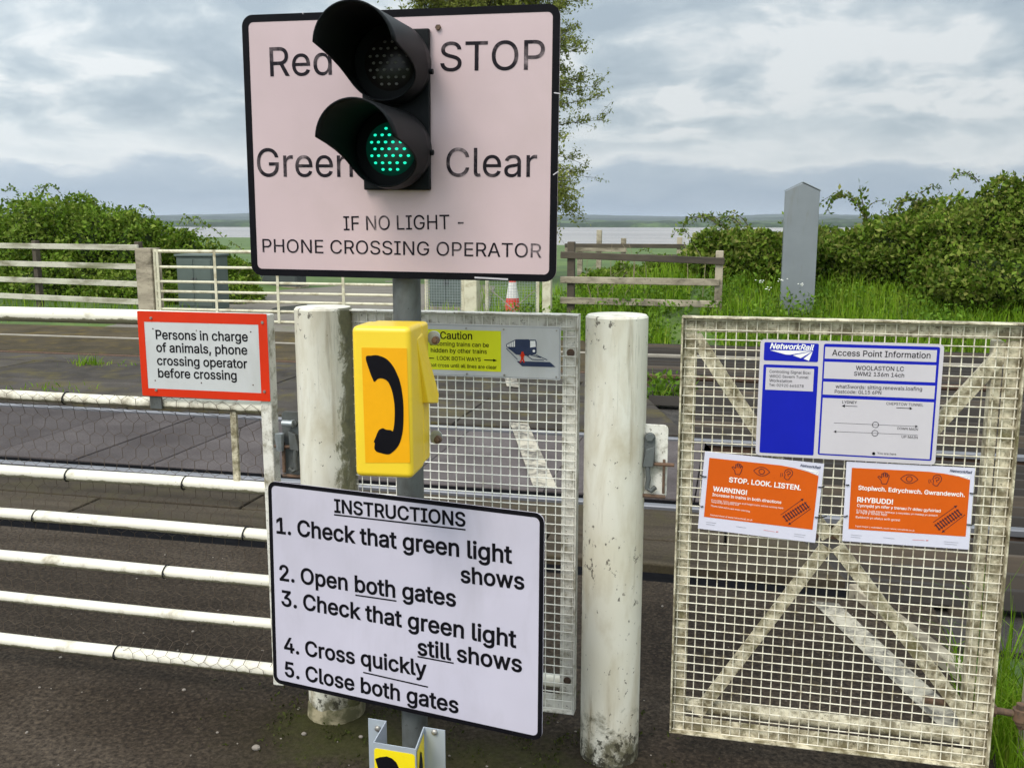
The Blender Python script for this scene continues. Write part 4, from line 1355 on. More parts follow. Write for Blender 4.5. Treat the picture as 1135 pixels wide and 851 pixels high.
vs = [(x, y, zb0) for x, y in sec] + [(x, y, zb0) for x, y in outer] + [(x, y, ztop_) for x, y in sec] + [(x, y, ztop_) for x, y in outer]
fs = []
for i in range(n - 1):
    fs += [(i, i + 1, 2 * n + i + 1, 2 * n + i), (n + i + 1, n + i, 3 * n + i, 3 * n + i + 1), (2 * n + i, 2 * n + i + 1, 3 * n + i + 1, 3 * n + i), (n + i, n + i + 1, i + 1, i)]
fs += [(0, 2 * n, 3 * n, n), (n - 1, 2 * n - 1, 4 * n - 1, 3 * n - 1)]
mb.add(vs, fs); mb.build('folded_plate', M['grey_plate'], bk_t)
mb = MB()
zs = ztop_ - 0.012
mb.prism(rrect(fxr - fxl - 0.006, 0.24, 0.008, 4, (fxl + fxr) / 2, zs - 0.122), fy - 0.0012, fy - 0.0003)
pt = mb.build('handset_plate', M['marker_yellow'], bk_t)
ca = crop(400, 770, 10.51)
mb = MB()
poly(mb, BI, fy - 0.002, [ca(*p) for p in reversed([(165, 740), (220, 722), (300, 712), (360, 735), (410, 780), (440, 840), (470, 930), (480, 1000), (400, 1000), (380, 930), (330, 900), (270, 890), (215, 900), (190, 820)])])
mb.build('handset_symbol', M['black_vinyl'], pt, normals=False)
d1 = (Vector((ir, 0)) - Vector((fxr, fy)))
nn = Vector((d1.y, -d1.x)).normalized() * 0.0012
mb = MB()
A = Vector((fxr, fy)) + d1 * 0.08 + nn; B = Vector((fxr, fy)) + d1 * 0.92 + nn
mb.add([(A.x, A.y, zs - 0.24), (B.x, B.y, zs - 0.24), (B.x, B.y, zs), (A.x, A.y, zs)], [(0, 1, 2, 3)])
sp_ = mb.build('side_plate', M['marker_yellow'], bk_t, normals=False)
mb = MB(); A2 = A + nn; B2 = B + nn; e = B2 - A2
hp_ = [(0.10, -0.10), (0.18, -0.055), (0.38, -0.02), (0.56, -0.03), (0.70, -0.07), (0.76, -0.14), (0.5, -0.14), (0.42, -0.10), (0.3, -0.12)]
mb.add([(A2.x + e.x * s, A2.y + e.y * s, zs + dz) for s, dz in hp_], [tuple(range(len(hp_)))]); mb.build('handset_symbol', M['black_vinyl'], sp_, normals=False)
for (px_, py_) in ((418.5, 807), (481.5, 811)):
    mb = MB(); x, z = pl(BI, px_, py_, -0.003); mb.ball((x, -0.0035, z), (0.0085, 0.006, 0.0085), 12, 6)
    mb.build('rivet_head', M['bolt'], bk_t, smooth=True)

# ================================================================ NOTICES ON THE GATES
# --- animals notice on the field gate
YR = YL - 0.034
t = thing('animal_notice', 'white notice with a broad red border asking persons in charge of animals to phone', 'sign', (0, YR, 0))
cs = [at(152.5, 346, YR), at(297.5, 346.5, YR), at(298, 445, YR), at(157.5, 438, YR)]
x0_, x1_ = (cs[0][0] + cs[3][0]) / 2, (cs[1][0] + cs[2][0]) / 2; z1_, z0_ = (cs[0][1] + cs[1][1]) / 2, (cs[2][1] + cs[3][1]) / 2
t.location = ((x0_ + x1_) / 2, YR, z0_); AI = local(t).inverted(); w_, h_ = x1_ - x0_, z1_ - z0_
c2 = crop(0, 190, 3.403)
mb = MB(); mb.prism(rrect(w_, h_, 0.004, 3, 0, h_ / 2), 0, 0.004); mb.build('panel', M['signwhite'], t)
bi = [pl(AI, *c2(*p), 0) for p in ((543, 565), (975, 580), (985, 838), (560, 815))]
bxa, bxb = (bi[0][0] + bi[3][0]) / 2, (bi[1][0] + bi[2][0]) / 2; bza, bzb = (bi[2][1] + bi[3][1]) / 2, (bi[0][1] + bi[1][1]) / 2
mb = MB(); mb.ring(rrect(w_, h_, 0.004, 3, 0, h_ / 2), rrect(bxb - bxa, bzb - bza, 0.001, 3, (bxa + bxb) / 2, (bza + bzb) / 2), -0.0006); mb.build('border', M['red_vinyl'], t)
mb = MB()
for body, a, b_ in (('Persons in charge', (588, 632), (935, 641)), ('of animals, phone', (590, 680), (933, 691)), ('crossing operator', (593, 729), (933, 742)), ('before crossing', (597, 776), (893, 786))):
    write(mb, AI, y0, body, c2(*a), c2(*b_), None, bold=0.014, squash=1.02)
mb.build('lettering', M['black_vinyl'], t, normals=False)
for p in ((570, 553), (990, 570), (590, 824), (998, 830)):
    mb = MB(); x, z = pl(AI, *c2(*p), 0); mb.tube([(x, 0, z), (x, -0.004, z)], [0.0055, 0.004], 8); mb.build('screw', M['bolt'], t, smooth=True)
for p in ((577, 593), (741, 600), (946, 605), (586, 788), (760, 797), (955, 805)):
    mb = MB(); x, z = pl(AI, *c2(*p), 0); mb.tube([(x, -0.0005, z), (x, -0.0012, z)], 0.0022, 8); mb.build('old_rivet', M['rust'], t)
x, z = pl(AI, 175, 445, 0.02)
mb = MB(); mb.span((x - 0.02, 0.006, z - 0.02), (x + 0.022, 0.010, h_ - 0.02)); mb.span((x - 0.02, 0.008, z - 0.022), (x + 0.022, 0.014, z + 0.016)); mb.build('bracket', M['galv_dark'], t)

# --- caution plate on the middle mesh
YC = YM - 0.028
t = thing('caution_notice', 'small white and yellow Caution plate with a train picture on the middle mesh panel', 'sign', (0, YC, 0))
cc = crop(440, 280, 5.675)
xr = (at(*cc(1030, 465), YC)[0] + at(*cc(1028, 800), YC)[0]) / 2; xl = at(441, 385, YC)[0]
zt2 = (at(*cc(1000, 462), YC)[1] + at(*cc(210, 450), YC)[1]) / 2; zb2 = (at(*cc(1000, 805), YC)[1] + at(*cc(235, 768), YC)[1]) / 2
t.location = ((xl + xr) / 2, YC, zb2); CI = local(t).inverted(); w_, h_ = xr - xl, zt2 - zb2
mb = MB(); mb.prism(rrect(w_, h_, 0.003, 3, 0, h_ / 2), 0, 0.005); mb.build('panel', M['signwhite'], t)
mb = MB(); mb.ring(rrect(w_ - 0.006, h_ - 0.006, 0.003, 3, 0, h_ / 2), rrect(w_ - 0.0085, h_ - 0.0085, 0.003, 3, 0, h_ / 2), -0.0005); mb.build('edge_line', M['grey_print'], t)
mb = MB(); xa = pl(CI, *cc(655, 620), 0)[0]; za = pl(CI, *cc(500, 489), 0)[1]; zb_ = pl(CI, *cc(500, 744), 0)[1]
mb.flat([(-w_ / 2 + 0.012, zb_), (xa, zb_), (xa, za), (-w_ / 2 + 0.012, za)], -0.0006); mb.build('yellow_field', M['lime_vinyl'], t, normals=False)
mb = MB(); yc = -0.0012
for body, a, b_, bo in (('Caution', (272, 542), (473, 546), 0.012), ('Oncoming trains can be', (205, 583), (578, 595), 0.008), ('hidden by other trains', (213, 626), (565, 636), 0.008),
                        ('LOOK BOTH WAYS', (252, 674), (527, 684), 0.008), ('Do not cross until all lines are clear', (165, 714), (627, 732), 0.008)):
    write(mb, CI, yc, body, cc(*a), cc(*b_), None, bold=bo, squash=1.05)
line(mb, CI, yc, cc(548, 675), cc(612, 677), 0.003)
poly(mb, CI, yc, [cc(605, 668), cc(605, 686), cc(630, 678)])
line(mb, CI, yc, cc(165, 662), cc(234, 664), 0.003)
mb.build('lettering', M['black_vinyl'], t, normals=False)
mb = MB()
poly(mb, CI, yc, [cc(688, 592), cc(748, 640), cc(830, 650), cc(830, 545), cc(748, 545), cc(688, 575)][::-1])
poly(mb, CI, yc - 0.0002, [cc(830, 548), cc(872, 548), cc(878, 560), cc(878, 630), cc(870, 640), cc(830, 645)])
pts = [cc(690, 600), cc(790, 672)]
for a, b_ in (((688, 602), (758, 672)), ((815, 645), (850, 672)), ((838, 642), (905, 660)), ((875, 642), (945, 675)), ((850, 672), (925, 676))):
    line(mb, CI, yc, cc(*a), cc(*b_), 0.0022)
tr = mb.build('train_picture', M['navy_vinyl'], t, normals=False)
mb = MB(); poly(mb, CI, yc - 0.0005, [cc(838, 555), cc(870, 555), cc(873, 592), cc(838, 597)][::-1]); mb.build('windscreen', M['white_print'], tr, normals=False)
mb = MB(); x, z = pl(CI, *cc(862, 618), 0); mb.flat([(x + 0.004 * math.cos(a), z + 0.004 * math.sin(a)) for a in np.linspace(0, 2 * PI, 12, endpoint=False)], yc - 0.0005); mb.build('headlight', M['white_print'], tr, normals=False)
for q in range(4):
    mb = MB(); xx = 694 + q * 13
    poly(mb, CI, yc - 0.0005, [cc(xx, 577 - q * 6.5), cc(xx + 9, 573 - q * 6.5), cc(xx + 9, 593), cc(xx, 592)][::-1]); mb.build('window', M['white_print'], tr, normals=False)
mb = MB(); poly(mb, CI, yc, [cc(752, 682), cc(962, 688), cc(998, 720), cc(788, 714)][::-1]); mb.build('crossing_picture', M['navy_vinyl'], t, normals=False)
mb = MB()
poly(mb, CI, yc - 0.0008, [cc(783, 622), cc(795, 622), cc(797, 633), cc(804, 645), cc(798, 652), cc(797, 668), cc(805, 690), cc(796, 692), cc(788, 672), cc(780, 692), cc(772, 690), cc(780, 665), cc(779, 652), cc(772, 650), cc(781, 635)][::-1])
mb.build('walking_figure', M['red_vinyl'], t, normals=False)
for p in ((1005, 490), (1003, 782), (672, 483), (676, 770), (436, 476), (441, 762)):
    mb = MB(); x, z = pl(CI, *cc(*p), 0); mb.tube([(x, 0, z), (x, -0.003, z)], 0.0028, 8); mb.build('screw', M['bolt'], t)

# --- blue access notice
zz2 = YG - 0.024
def flat_board(name, lab, cat, corners, y, thick, r, mat, roll=0.0):
    t = thing(name, lab, cat, (0, y, 0))
    P_ = [at(*p, y) for p in corners]
    cx = sum(p[0] for p in P_) / 4; cz = sum(p[1] for p in P_) / 4
    w = ((P_[1][0] - P_[0][0]) + (P_[2][0] - P_[3][0])) / 2; h = ((P_[0][1] - P_[3][1]) + (P_[1][1] - P_[2][1])) / 2
    rl = math.atan2((P_[1][1] - P_[0][1]) + (P_[2][1] - P_[3][1]), (P_[1][0] - P_[0][0]) + (P_[2][0] - P_[3][0]))
    w = w / math.cos(rl); h = h / math.cos(rl)
    t.location = (cx, y, cz); t.rotation_euler = (0, -rl, 0)
    mb = MB(); mb.prism(rrect(w, h, r, 5), 0, thick)
    mb.build('panel', mat, t)
    return t, local(t).inverted(), w, h


ca_ = crop(830, 370, 5.044)
t, NI, w_, h_ = flat_board('access_notice', 'blue and white access point information board wired to the right mesh gate', 'sign',
                           [ca_(66, 27), ca_(1090, 62), ca_(1045, 730), ca_(37, 680)], zz2, 0.004, 0.011, M['panelwhite'])


def quad_px(mb, Mi, y, cr, pts, r=None):
    P_ = [pl(Mi, *cr(*p), y) for p in pts]
    xa = (P_[0][0] + P_[3][0]) / 2; xb = (P_[1][0] + P_[2][0]) / 2; zb = (P_[0][1] + P_[1][1]) / 2; za = (P_[2][1] + P_[3][1]) / 2
    if r: mb.flat(rrect(xb - xa, zb - za, r, 4, (xa + xb) / 2, (za + zb) / 2), y)
    else: mb.flat([(xa, za), (xb, za), (xb, zb), (xa, zb)], y)


mb = MB()
quad_px(mb, NI, -0.0006, ca_, ((87, 46), (393, 55), (386, 157), (83, 149)), 0.004)
quad_px(mb, NI, -0.0006, ca_, ((82, 170), (388, 180), (362, 680), (60, 662)), 0.004)
quad_px(mb, NI, -0.0006, ca_, ((420, 54), (1068, 74), (1022, 716), (386, 668)), 0.005)
mb.build('blue_fields', M['blue_vinyl'], t, normals=False)
mb = MB()
for q in (((428, 72), (1052, 92), (1048, 158), (424, 138)), ((425, 154), (1047, 177), (1042, 270), (417, 250)), ((417, 267), (1041, 290), (1037, 362), (413, 340)),
          ((413, 358), (1036, 382), (1010, 700), (396, 668)), ((97, 186), (365, 197), (358, 323), (92, 310))):
    quad_px(mb, NI, -0.0011, ca_, q)
wf = mb.build('white_fields', M['panelwhite'], t, normals=False)
mb = MB(); yt = -0.0017
for body, a, b_, bo in (('Access Point Information', (465, 121), (1015, 137), 0.006), ('WOOLASTON LC', (598, 202), (866, 208), 0.006), ('SWM2 136m 14ch', (588, 233), (868, 243), 0.006),
                        ('what3words: sitting.renewals.loafing', (485, 303), (968, 318), 0.002), ('Postcode: GL15 6PN', (480, 331), (740, 338), 0.002),
                        ('Controlling Signal Box:', (115, 217), (345, 226), 0.0), ('WROC Severn Tunnel', (115, 243), (333, 251), 0.0), ('Workstation', (114, 268), (241, 273), 0.0), ('Tel: 02920 665378', (113, 292), (306, 300), 0.0),
                        ('LYDNEY', (522, 388), (604, 391), 0.006), ('CHEPSTOW TUNNEL', (768, 396), (975, 405), 0.0), ('DOWN MAIN', (830, 534), (945, 540), 0.0), ('UP MAIN', (854, 581), (943, 586), 0.0), ('You are here', (718, 672), (823, 678), 0.0)):
    write(mb, NI, yt, body, ca_(*a), ca_(*b_), None, bold=bo, squash=1.05)
mb.build('lettering', M['black_vinyl'], t, normals=False)
mb = MB()
line(mb, NI, yt, ca_(535, 402), ca_(607, 405), 0.0013); poly(mb, NI, yt - 0.0001, [ca_(520, 402), ca_(537, 394), ca_(537, 411)][::-1])
line(mb, NI, yt, ca_(825, 413), ca_(900, 416), 0.0016); poly(mb, NI, yt - 0.0001, [ca_(914, 417), ca_(899, 408), ca_(899, 425)])
line(mb, NI, yt, ca_(475, 497), ca_(940, 517), 0.0008); poly(mb, NI, yt - 0.0001, [ca_(946, 517), ca_(931, 510), ca_(931, 524)])
line(mb, NI, yt, ca_(478, 545), ca_(943, 565), 0.0008); poly(mb, NI, yt - 0.0001, [ca_(474, 545), ca_(489, 538), ca_(489, 553)][::-1])
for (cx_, cy_, rr_, inner) in ((708, 507, 0.0085, 0.0073), (705, 554, 0.0085, 0.0073), (698, 668, 0.0042, 0.0001)):
    x, z = pl(NI, *ca_(cx_, cy_), yt)
    mb.ring([(x + rr_ * math.cos(a), z + rr_ * math.sin(a)) for a in np.linspace(0, 2 * PI, 18, endpoint=False)], [(x + inner * math.cos(a), z + inner * math.sin(a)) for a in np.linspace(0, 2 * PI, 18, endpoint=False)], yt - 0.0006)
mb.build('track_diagram', M['black_vinyl'], t, normals=False)
mb = MB()
write(mb, NI, -0.0012, 'NetworkRail', ca_(117, 81), ca_(364, 92), None, bold=0.022, shear=0.25, squash=1.0)
for q in (((118, 91), (357, 96), (228, 117), (205, 115)), ((246, 120), (354, 99), (290, 136)), ((306, 139), (357, 99), (336, 151))):
    poly(mb, NI, -0.0012, [ca_(*p) for p in q][::-1])
mb.build('logo', M['white_print'], t, normals=False)


# --- the two orange posters
def ties(parent, Mi, pts):
    for p, q in pts:
        a = pl(Mi, *p, -0.002); b_ = pl(Mi, *q, -0.002)
        mb = MB(); mb.tube([(a[0], -0.0025, a[1]), ((a[0] + b_[0]) / 2, -0.004, (a[1] + b_[1]) / 2), (b_[0], 0.012, b_[1])], 0.0019, 6); mb.build('cable_tie', M['tie'], parent, smooth=True)


def poster(lab, corners, cr, orange, texts, tinies, hand, eye, ear, track, logo, feet, tie_pts):
    t, Mi, w, h = flat_board('poster', lab, 'poster', corners, YG - 0.0205, 0.0012, 0.001, M['paper'])
    t['group'] = 'orange warning posters on the mesh gate'
    y = -0.0005
    mb = MB()
    A, B, C, D = [Vector(pl(Mi, *cr(*p), y)) for p in orange]   # tl, tr, br, bl
    za, zb, xa, xb = (C.y + D.y) / 2, A.y, (A.x + D.x) / 2, (B.x + C.x) / 2
    mb.flat([(xa, za), (xb, za), (xb, B.y - 0.002), (xb - (xb - xa) * 0.10, B.y + (zb - B.y) * 0.42), (xb - (xb - xa) * 0.22, B.y + (zb - B.y) * 0.80), (xb - (xb - xa) * 0.35, zb), (xa, zb)], y)
    mb.build('orange_field', M['orange_print'], t, normals=False)
    mb = MB(); y = -0.0011
    for body, a, b_, bo in texts: write(mb, Mi, y, body, cr(*a), cr(*b_), None, bold=bo, squash=1.0)
    for body, a, b_ in tinies: write(mb, Mi, y, body, cr(*a), cr(*b_), None, squash=1.05)
    # logo stripes
    for q in logo[1]: poly(mb, Mi, y, [cr(*p) for p in q][::-1])
    mb.build('white_lettering', M['white_print'], t, normals=False)
    mb = MB(); lw = 0.0017
    hx, hz = pl(Mi, *cr(*hand), y); q = 0.0105
    H_ = [(-0.6, -1.5), (-0.9, -0.5), (-1.7, 0.3), (-1.35, 0.55), (-0.75, 0.1), (-0.75, 1.2), (-0.4, 1.3), (-0.35, 0.4), (-0.25, 1.55), (0.1, 1.55), (0.12, 0.4), (0.35, 1.4), (0.65, 1.3), (0.5, 0.3), (0.85, 0.95), (1.1, 0.8), (0.85, -0.6), (0.5, -1.5)]
    pline(mb, [(hx + a * q, hz + b_ * q) for a, b_ in H_], lw, y, closed=True)
    ex, ez = pl(Mi, *cr(*eye), y)
    up_ = [(ex + 0.022 * s, ez + 0.0125 * (1 - s * s)) for s in np.linspace(-1, 1, 11)]; dn = [(ex + 0.022 * s, ez - 0.0125 * (1 - s * s)) for s in np.linspace(1, -1, 11)]
    pline(mb, up_ + dn[1:-1], lw, y, closed=True)
    pline(mb, [(ex + 0.0075 * math.cos(a), ez + 0.0075 * math.sin(a)) for a in np.linspace(0, 2 * PI, 14, endpoint=False)], lw, y - 0.0002, closed=True)
    rx, rz_ = pl(Mi, *cr(*ear), y); q = 0.0115
    E_ = [(-0.2, -1.3), (0.3, -1.3), (0.6, -0.7), (1.05, 0.0), (1.1, 0.7), (0.7, 1.25), (0.0, 1.35), (-0.6, 1.0), (-0.8, 0.3), (-0.6, -0.1), (-0.7, -0.9)]
    pline(mb, [(rx + a * q, rz_ + b_ * q) for a, b_ in E_], lw, y, closed=True)
    pline(mb, [(rx + a * q, rz_ + b_ * q) for a, b_ in ((-0.35, 0.45), (0.1, 0.85), (0.6, 0.6), (0.5, 0.15), (0.0, 0.1), (0.15, -0.35))], lw, y - 0.0002)
    pline(mb, [(rx + a * q, rz_ + b_ * q) for a, b_ in ((-1.2, 0.2), (-1.25, -0.2), (-1.1, -0.6))], lw * 0.8, y)
    pline(mb, [(rx + a * q, rz_ + b_ * q) for a, b_ in ((-1.6, 0.2), (-1.65, -0.3), (-1.5, -0.8))], lw * 0.8, y)
    # track with two arrows
    (s0, s1, a0, a1, b0, b1) = [Vector(pl(Mi, *cr(*p), y)) for p in track]
    e = (s1 - s0); L = e.length; e = e / L; n_ = Vector((-e.y, e.x)); hw = 0.0072
    for s in (-1, 1): pline(mb, [tuple(s0 + n_ * s * hw), tuple(s1 + n_ * s * hw)], 0.0016, y)
    for k in range(10):
        p = s0 + e * L * (k + 0.5) / 10
        pline(mb, [tuple(p - n_ * hw * 1.35), tuple(p + n_ * hw * 1.35)], 0.0032, y - 0.0003)
    for p, q_ in ((a0, a1), (b0, b1)):
        pline(mb, [tuple(p), tuple(q_)], 0.0015, y); f_ = (q_ - p).normalized(); g_ = Vector((-f_.y, f_.x))
        mb.flat([tuple(q_ + f_ * 0.0035), tuple(q_ - f_ * 0.004 + g_ * 0.004), tuple(q_ - f_ * 0.004 - g_ * 0.004)], y - 0.0002)
    mb.build('symbols', M['dark_print'], t, normals=False)
    mb = MB(); write(mb, Mi, y, 'NetworkRail', cr(*logo[0][0]), cr(*logo[0][1]), None, bold=0.015, shear=0.25); mb.build('logo', M['navy_vinyl'], t, normals=False)
    mb = MB()
    for k, (xa, ya, xb, yb) in enumerate(feet):
        if k == 2: continue
        for r_ in range(2 if k != 1 else 1): line(mb, Mi, y, cr(xa, ya + 17 * r_), cr(xb - 12 * r_, yb + 17 * r_), 0.0009)
    mb.build('footer_marks', M['grey_print'], t, normals=False)
    mb = MB(); xa, ya, xb, yb = feet[2]; line(mb, Mi, y, cr(xa, ya), cr(xb - 30, yb), 0.0009); line(mb, Mi, y, cr(xb - 18, yb), cr(xb, yb), 0.0022)
    mb.build('footer_badge', M['red_print'], t, normals=False)
    ties(t, Mi, tie_pts)
    return t


cA = crop(770, 495, 7.567)
poster('orange paper poster in English, STOP LOOK LISTEN, tied below the blue board on its left',
       [cA(82, 37), cA(1093, 145), cA(1003, 803), cA(30, 686)], cA, ((122, 92), (1043, 240), (985, 698), (78, 584)),
       [('STOP. LOOK. LISTEN.', (286, 294), (889, 364), 0.022), ('WARNING!', (152, 369), (437, 403), 0.022), ('Increase in trains in both directions', (148, 411), (725, 478), 0.012)],
       [('From May 2024, passenger and freight trains will be running more', (140, 453), (742, 521)), ('frequently along this line', (140, 468), (368, 494)), ('Please take extra care when crossing', (136, 500), (462, 548)),
        ('Find out more at www.networkrail.co.uk', (130, 577), (484, 621))],
       (365, 187), (562, 207), (780, 232), ((750, 608), (950, 482), (722, 570), (905, 440), (972, 520), (792, 648)),
       ([(884, 165), (1056, 186)], [((880, 178), (1045, 205), (980, 213)), ((985, 216), (1043, 207), (1010, 228)), ((1018, 230), (1044, 210), (1034, 238))]),
       ((95, 630, 180, 640), (347, 667, 430, 680), (577, 697, 700, 712), (832, 728, 930, 742)),
       [(cA(97, 250), cA(45, 247)), (cA(72, 499), cA(40, 503)), (cA(1036, 337), cA(1095, 341)), (cA(1008, 590), cA(1110, 594))])
cB = crop(930, 505, 7.323)
poster('orange paper poster in Welsh, headed Stopiwch, tied below the blue board on its right',
       [cB(65, 48), cB(1115, 100), cB(1043, 760), cB(22, 690)], cB, ((105, 97), (1068, 190), (1024, 658), (75, 590)),
       [('Stopiwch. Edrychwch. Gwrandewch.', (155, 274), (1020, 333), 0.018), ('RHYBUDD!', (146, 373), (437, 393), 0.022), ("Cynnydd yn nifer y trenau i'r ddau gyfeiriad", (145, 412), (823, 458), 0.012)],
       [('O fis Mai, bydd trenau teithwyr a nwyddau yn rhedeg yn amlach', (140, 449), (800, 492)), ('ar hyd y llinell hon', (140, 466), (388, 488)), ('Byddwch yn ofalus wrth groesi', (136, 504), (494, 530)),
        ('I gael rhagor o wybodaeth, ewch i www.networkrail.co.uk', (133, 575), (612, 612))],
       (370, 183), (570, 188), (790, 200), ((790, 585), (985, 452), (764, 540), (950, 408), (1022, 478), (842, 615)),
       ([(898, 130), (1080, 146)], [((900, 145), (1068, 160), (1000, 170)), ((1005, 174), (1066, 163), (1036, 182)), ((1042, 184), (1068, 166), (1058, 190))]),
       ((95, 640, 185, 648), (358, 662, 450, 672), (595, 680, 725, 686), (852, 695, 968, 705)),
       [(cB(82, 236), cB(45, 238)), (cB(70, 485), cB(25, 500)), (cB(1060, 303), cB(1120, 308)), (cB(1036, 557), cB(1110, 560))])

# ================================================================ FAR SIDE OF THE LINE
def zat(px, py, v): return at(px, py, v)[1]
def xat(px, py, v): return at(px, py, v)[0]


# --- far tubular gate
YF = 13.9
t = thing('field_gate', 'cream tubular field gate with wide-spaced rails across the far side of the line', 'gate', (xat(173, 310, YF), YF, 0.0))
ox = t.location.x
xe = xat(447, 330, YF) - ox
rails = [279, 296.6, 313, 324, 333.5, 345.5, 357]
zs_ = []
for i, py in enumerate(rails):
    z = zat(240 if i < 5 else 315, py, YF); zs_.append(z)
    mb = MB(); mb.tube([(0.02, 0, z), (xe, 0, z)], 0.022 if i else 0.028, 8); mb.build('rail', M['far_cream'], t, smooth=True)
for px in (177, 240, 308.5, 381):
    x = xat(px, 315, YF) - ox
    mb = MB(); mb.span((x - 0.022, -0.03, zs_[-1] - 0.02), (x + 0.022, -0.0235, zs_[0] + 0.03)); mb.build('upright', M['far_cream'], t)
for x in (0.0, xe):
    mb = MB(); mb.tube([(x, 0, zs_[-1] - 0.03), (x, 0, zs_[0] + 0.04)], 0.026, 8); mb.build('end_tube', M['far_cream'], t, smooth=True)


def timber_post(name, lab, px0, px1, pytop, v, mat, group=None, base=-0.25, cat='post'):
    xa, xb = xat(px0, pytop, v), xat(px1, pytop, v); z = zat((px0 + px1) / 2, pytop, v)
    o = thing(name, lab, cat, ((xa + xb) / 2, v, 0), group=group); w = abs(xb - xa) / 2
    mb = MB(); mb.span((-w, -w, base), (w, w, z)); mb.build('shaft', mat, o, bevel=0.01)
    return o


timber_post('far_gate_post', 'broad pale timber post at the left end of the far tubular gate', 155, 172.5, 275, 14.0, M['fence_worn'])
timber_post('far_gate_post', 'stout white post between the two far mesh wickets, below the pink board', 516, 530, 300, 13.9, M['far_cream'], base=-0.2)
timber_post('far_gate_post', 'white post at the right end of the far mesh wickets, near the dark fence', 602, 611.5, 300, 13.9, M['far_cream'], base=-0.2)

# --- far mesh wickets
def wicket(lab, pxa, pxb, bracing):
    xa, xb = xat(pxa, 330, YF), xat(pxb, 330, YF); z1 = zat(540, 283, YF); z0 = 0.1
    o = thing('mesh_wicket', lab, 'gate', ((xa + xb) / 2, YF, z0), group='far mesh wickets'); w = (xb - xa) / 2; h = z1 - z0
    for x in (-w, w):
        mb = MB(); mb.span((x - 0.022, -0.022, 0), (x + 0.022, 0.022, h)); mb.build('stile', M['far_cream'], o)
    for z in (0.02, h - 0.02):
        mb = MB(); mb.span((-w + 0.023, -0.02, z - 0.02), (w - 0.023, 0.02, z + 0.02)); mb.build('cross_rail', M['far_cream'], o)
    if bracing:
        for s in (-1, 1):
            mb = MB(); mb.bar((s * -0.9 * w, 0.028, h * 0.5), (s * 0.5 * w, 0.028, 0.05), 0.012, 0.03, up=(0, 1, 0)); mb.build('brace', M['fence_worn'], o)
    mb = MB(); c = 0.042
    for k in range(int(2 * w / c) + 1): mb.span((-w + k * c - 0.002, -0.026, 0.02), (-w + k * c + 0.002, -0.023, h - 0.02))
    for k in range(int(h / c)): mb.span((-w, -0.0295, 0.02 + k * c - 0.002), (w, -0.0265, 0.02 + k * c + 0.002))
    mb.build('wire_mesh', M['galv'], o)
wicket('far mesh wicket in front of a grey cabinet, just right of the pole', 473, 513, False)
wicket('far mesh wicket with crossed braces in front of the traffic cone', 540, 596, True)

# --- traffic cone
cx_, cz_ = xat(568, 340, 15.2), 0.02
o = thing('traffic_cone', 'red and white traffic cone standing behind the far mesh wicket', 'cone', (cx_, 15.2, cz_))
mb = MB(); mb.tube([(0, 0, 0.03), (0, 0, 0.75)], [0.16, 0.035], 20); mb.build('cone_body', M['cone_red'], o, smooth=True)
mb = MB(); mb.tube([(0, 0, 0.36), (0, 0, 0.62)], [0.1045, 0.062], 20); mb.build('white_sleeve', M['cone_white'], o, smooth=True)
mb = MB(); mb.span((-0.2, -0.2, 0), (0.2, 0.2, 0.03)); mb.build('base', M['cone_red'], o, bevel=0.01)

# --- relay cabinets
def cabinet(lab, pxa, pxb, pytop, v, mat, dep=0.55):
    xa, xb = xat(pxa, 320, v), xat(pxb, 320, v); z1 = zat((pxa + pxb) / 2, pytop, v)
    o = thing('relay_cabinet', lab, 'cabinet', ((xa + xb) / 2, v, 0), group='grey relay cabinets beyond the far gate'); w = (xb - xa) / 2
    mb = MB(); mb.span((-w, 0, 0.05), (w, dep, z1 - 0.04)); mb.build('case', mat, o, bevel=0.012)
    mb = MB(); mb.span((-w - 0.025, -0.03, z1 - 0.039), (w + 0.025, dep + 0.03, z1)); mb.build('lid', mat, o, bevel=0.008)
    for s in (0, 1):
        mb = MB(); mb.span((-w + 0.02 + s * w, -0.012, 0.12), (-0.02 + s * w, -0.0005, z1 - 0.09)); d_ = mb.build('door', mat, o, bevel=0.006)
        mb = MB(); mb.span((-0.05 + s * 0.06, -0.03, z1 * 0.52), (-0.02 + s * 0.06, -0.0125, z1 * 0.52 + 0.09)); mb.build('handle', M['galv_dark'], d_)
    mb = MB(); mb.span((-w - 0.04, -0.06, -0.2), (w + 0.04, dep + 0.05, 0.049)); mb.build('plinth', M['fence_worn'], o)
cabinet('grey-green relay cabinet behind the left end of the far tubular gate', 197, 236, 282, 15.3, M['relay_grey'])
cabinet('dark grey relay cabinet half hidden behind the lower left corner of the pink board', 289, 329, 287, 21.5, M['relay_dark'])
cabinet('grey relay cabinet seen through the far wicket right of the pole', 476, 514, 290, 17.0, M['relay_grey'])

# --- left white rail fence
xr_, vr = xat(156, 300, 14.35), 14.35
ft = thing('rail_fence', 'weathered white timber fence of four broad rails in front of the left bramble', 'fence', (xr_, vr, 0), (0, 0, R(-11.5)))
FI = local(ft).inverted()
for pa, pb in ((276.2, 270.8), (296, 291.5), (314.6, 309.8), (334.2, 328)):
    z = (pl(FI, 152, pa, 0)[1] + pl(FI, 0, pb, 0)[1]) / 2
    mb = MB(); mb.span((-7.2, -0.02, z - 0.048), (-0.03, 0.02, z + 0.048)); mb.build('rail', M['fence_white'], ft, bevel=0.006)
for x in (-0.09, -2.6, -5.1, -7.1):
    mb = MB(); mb.span((x - 0.05, 0.022, -0.3), (x + 0.05, 0.12, pl(FI, 150, 268, 0)[1])); mb.build('fence_post', M['fence_dark'], ft, bevel=0.008)

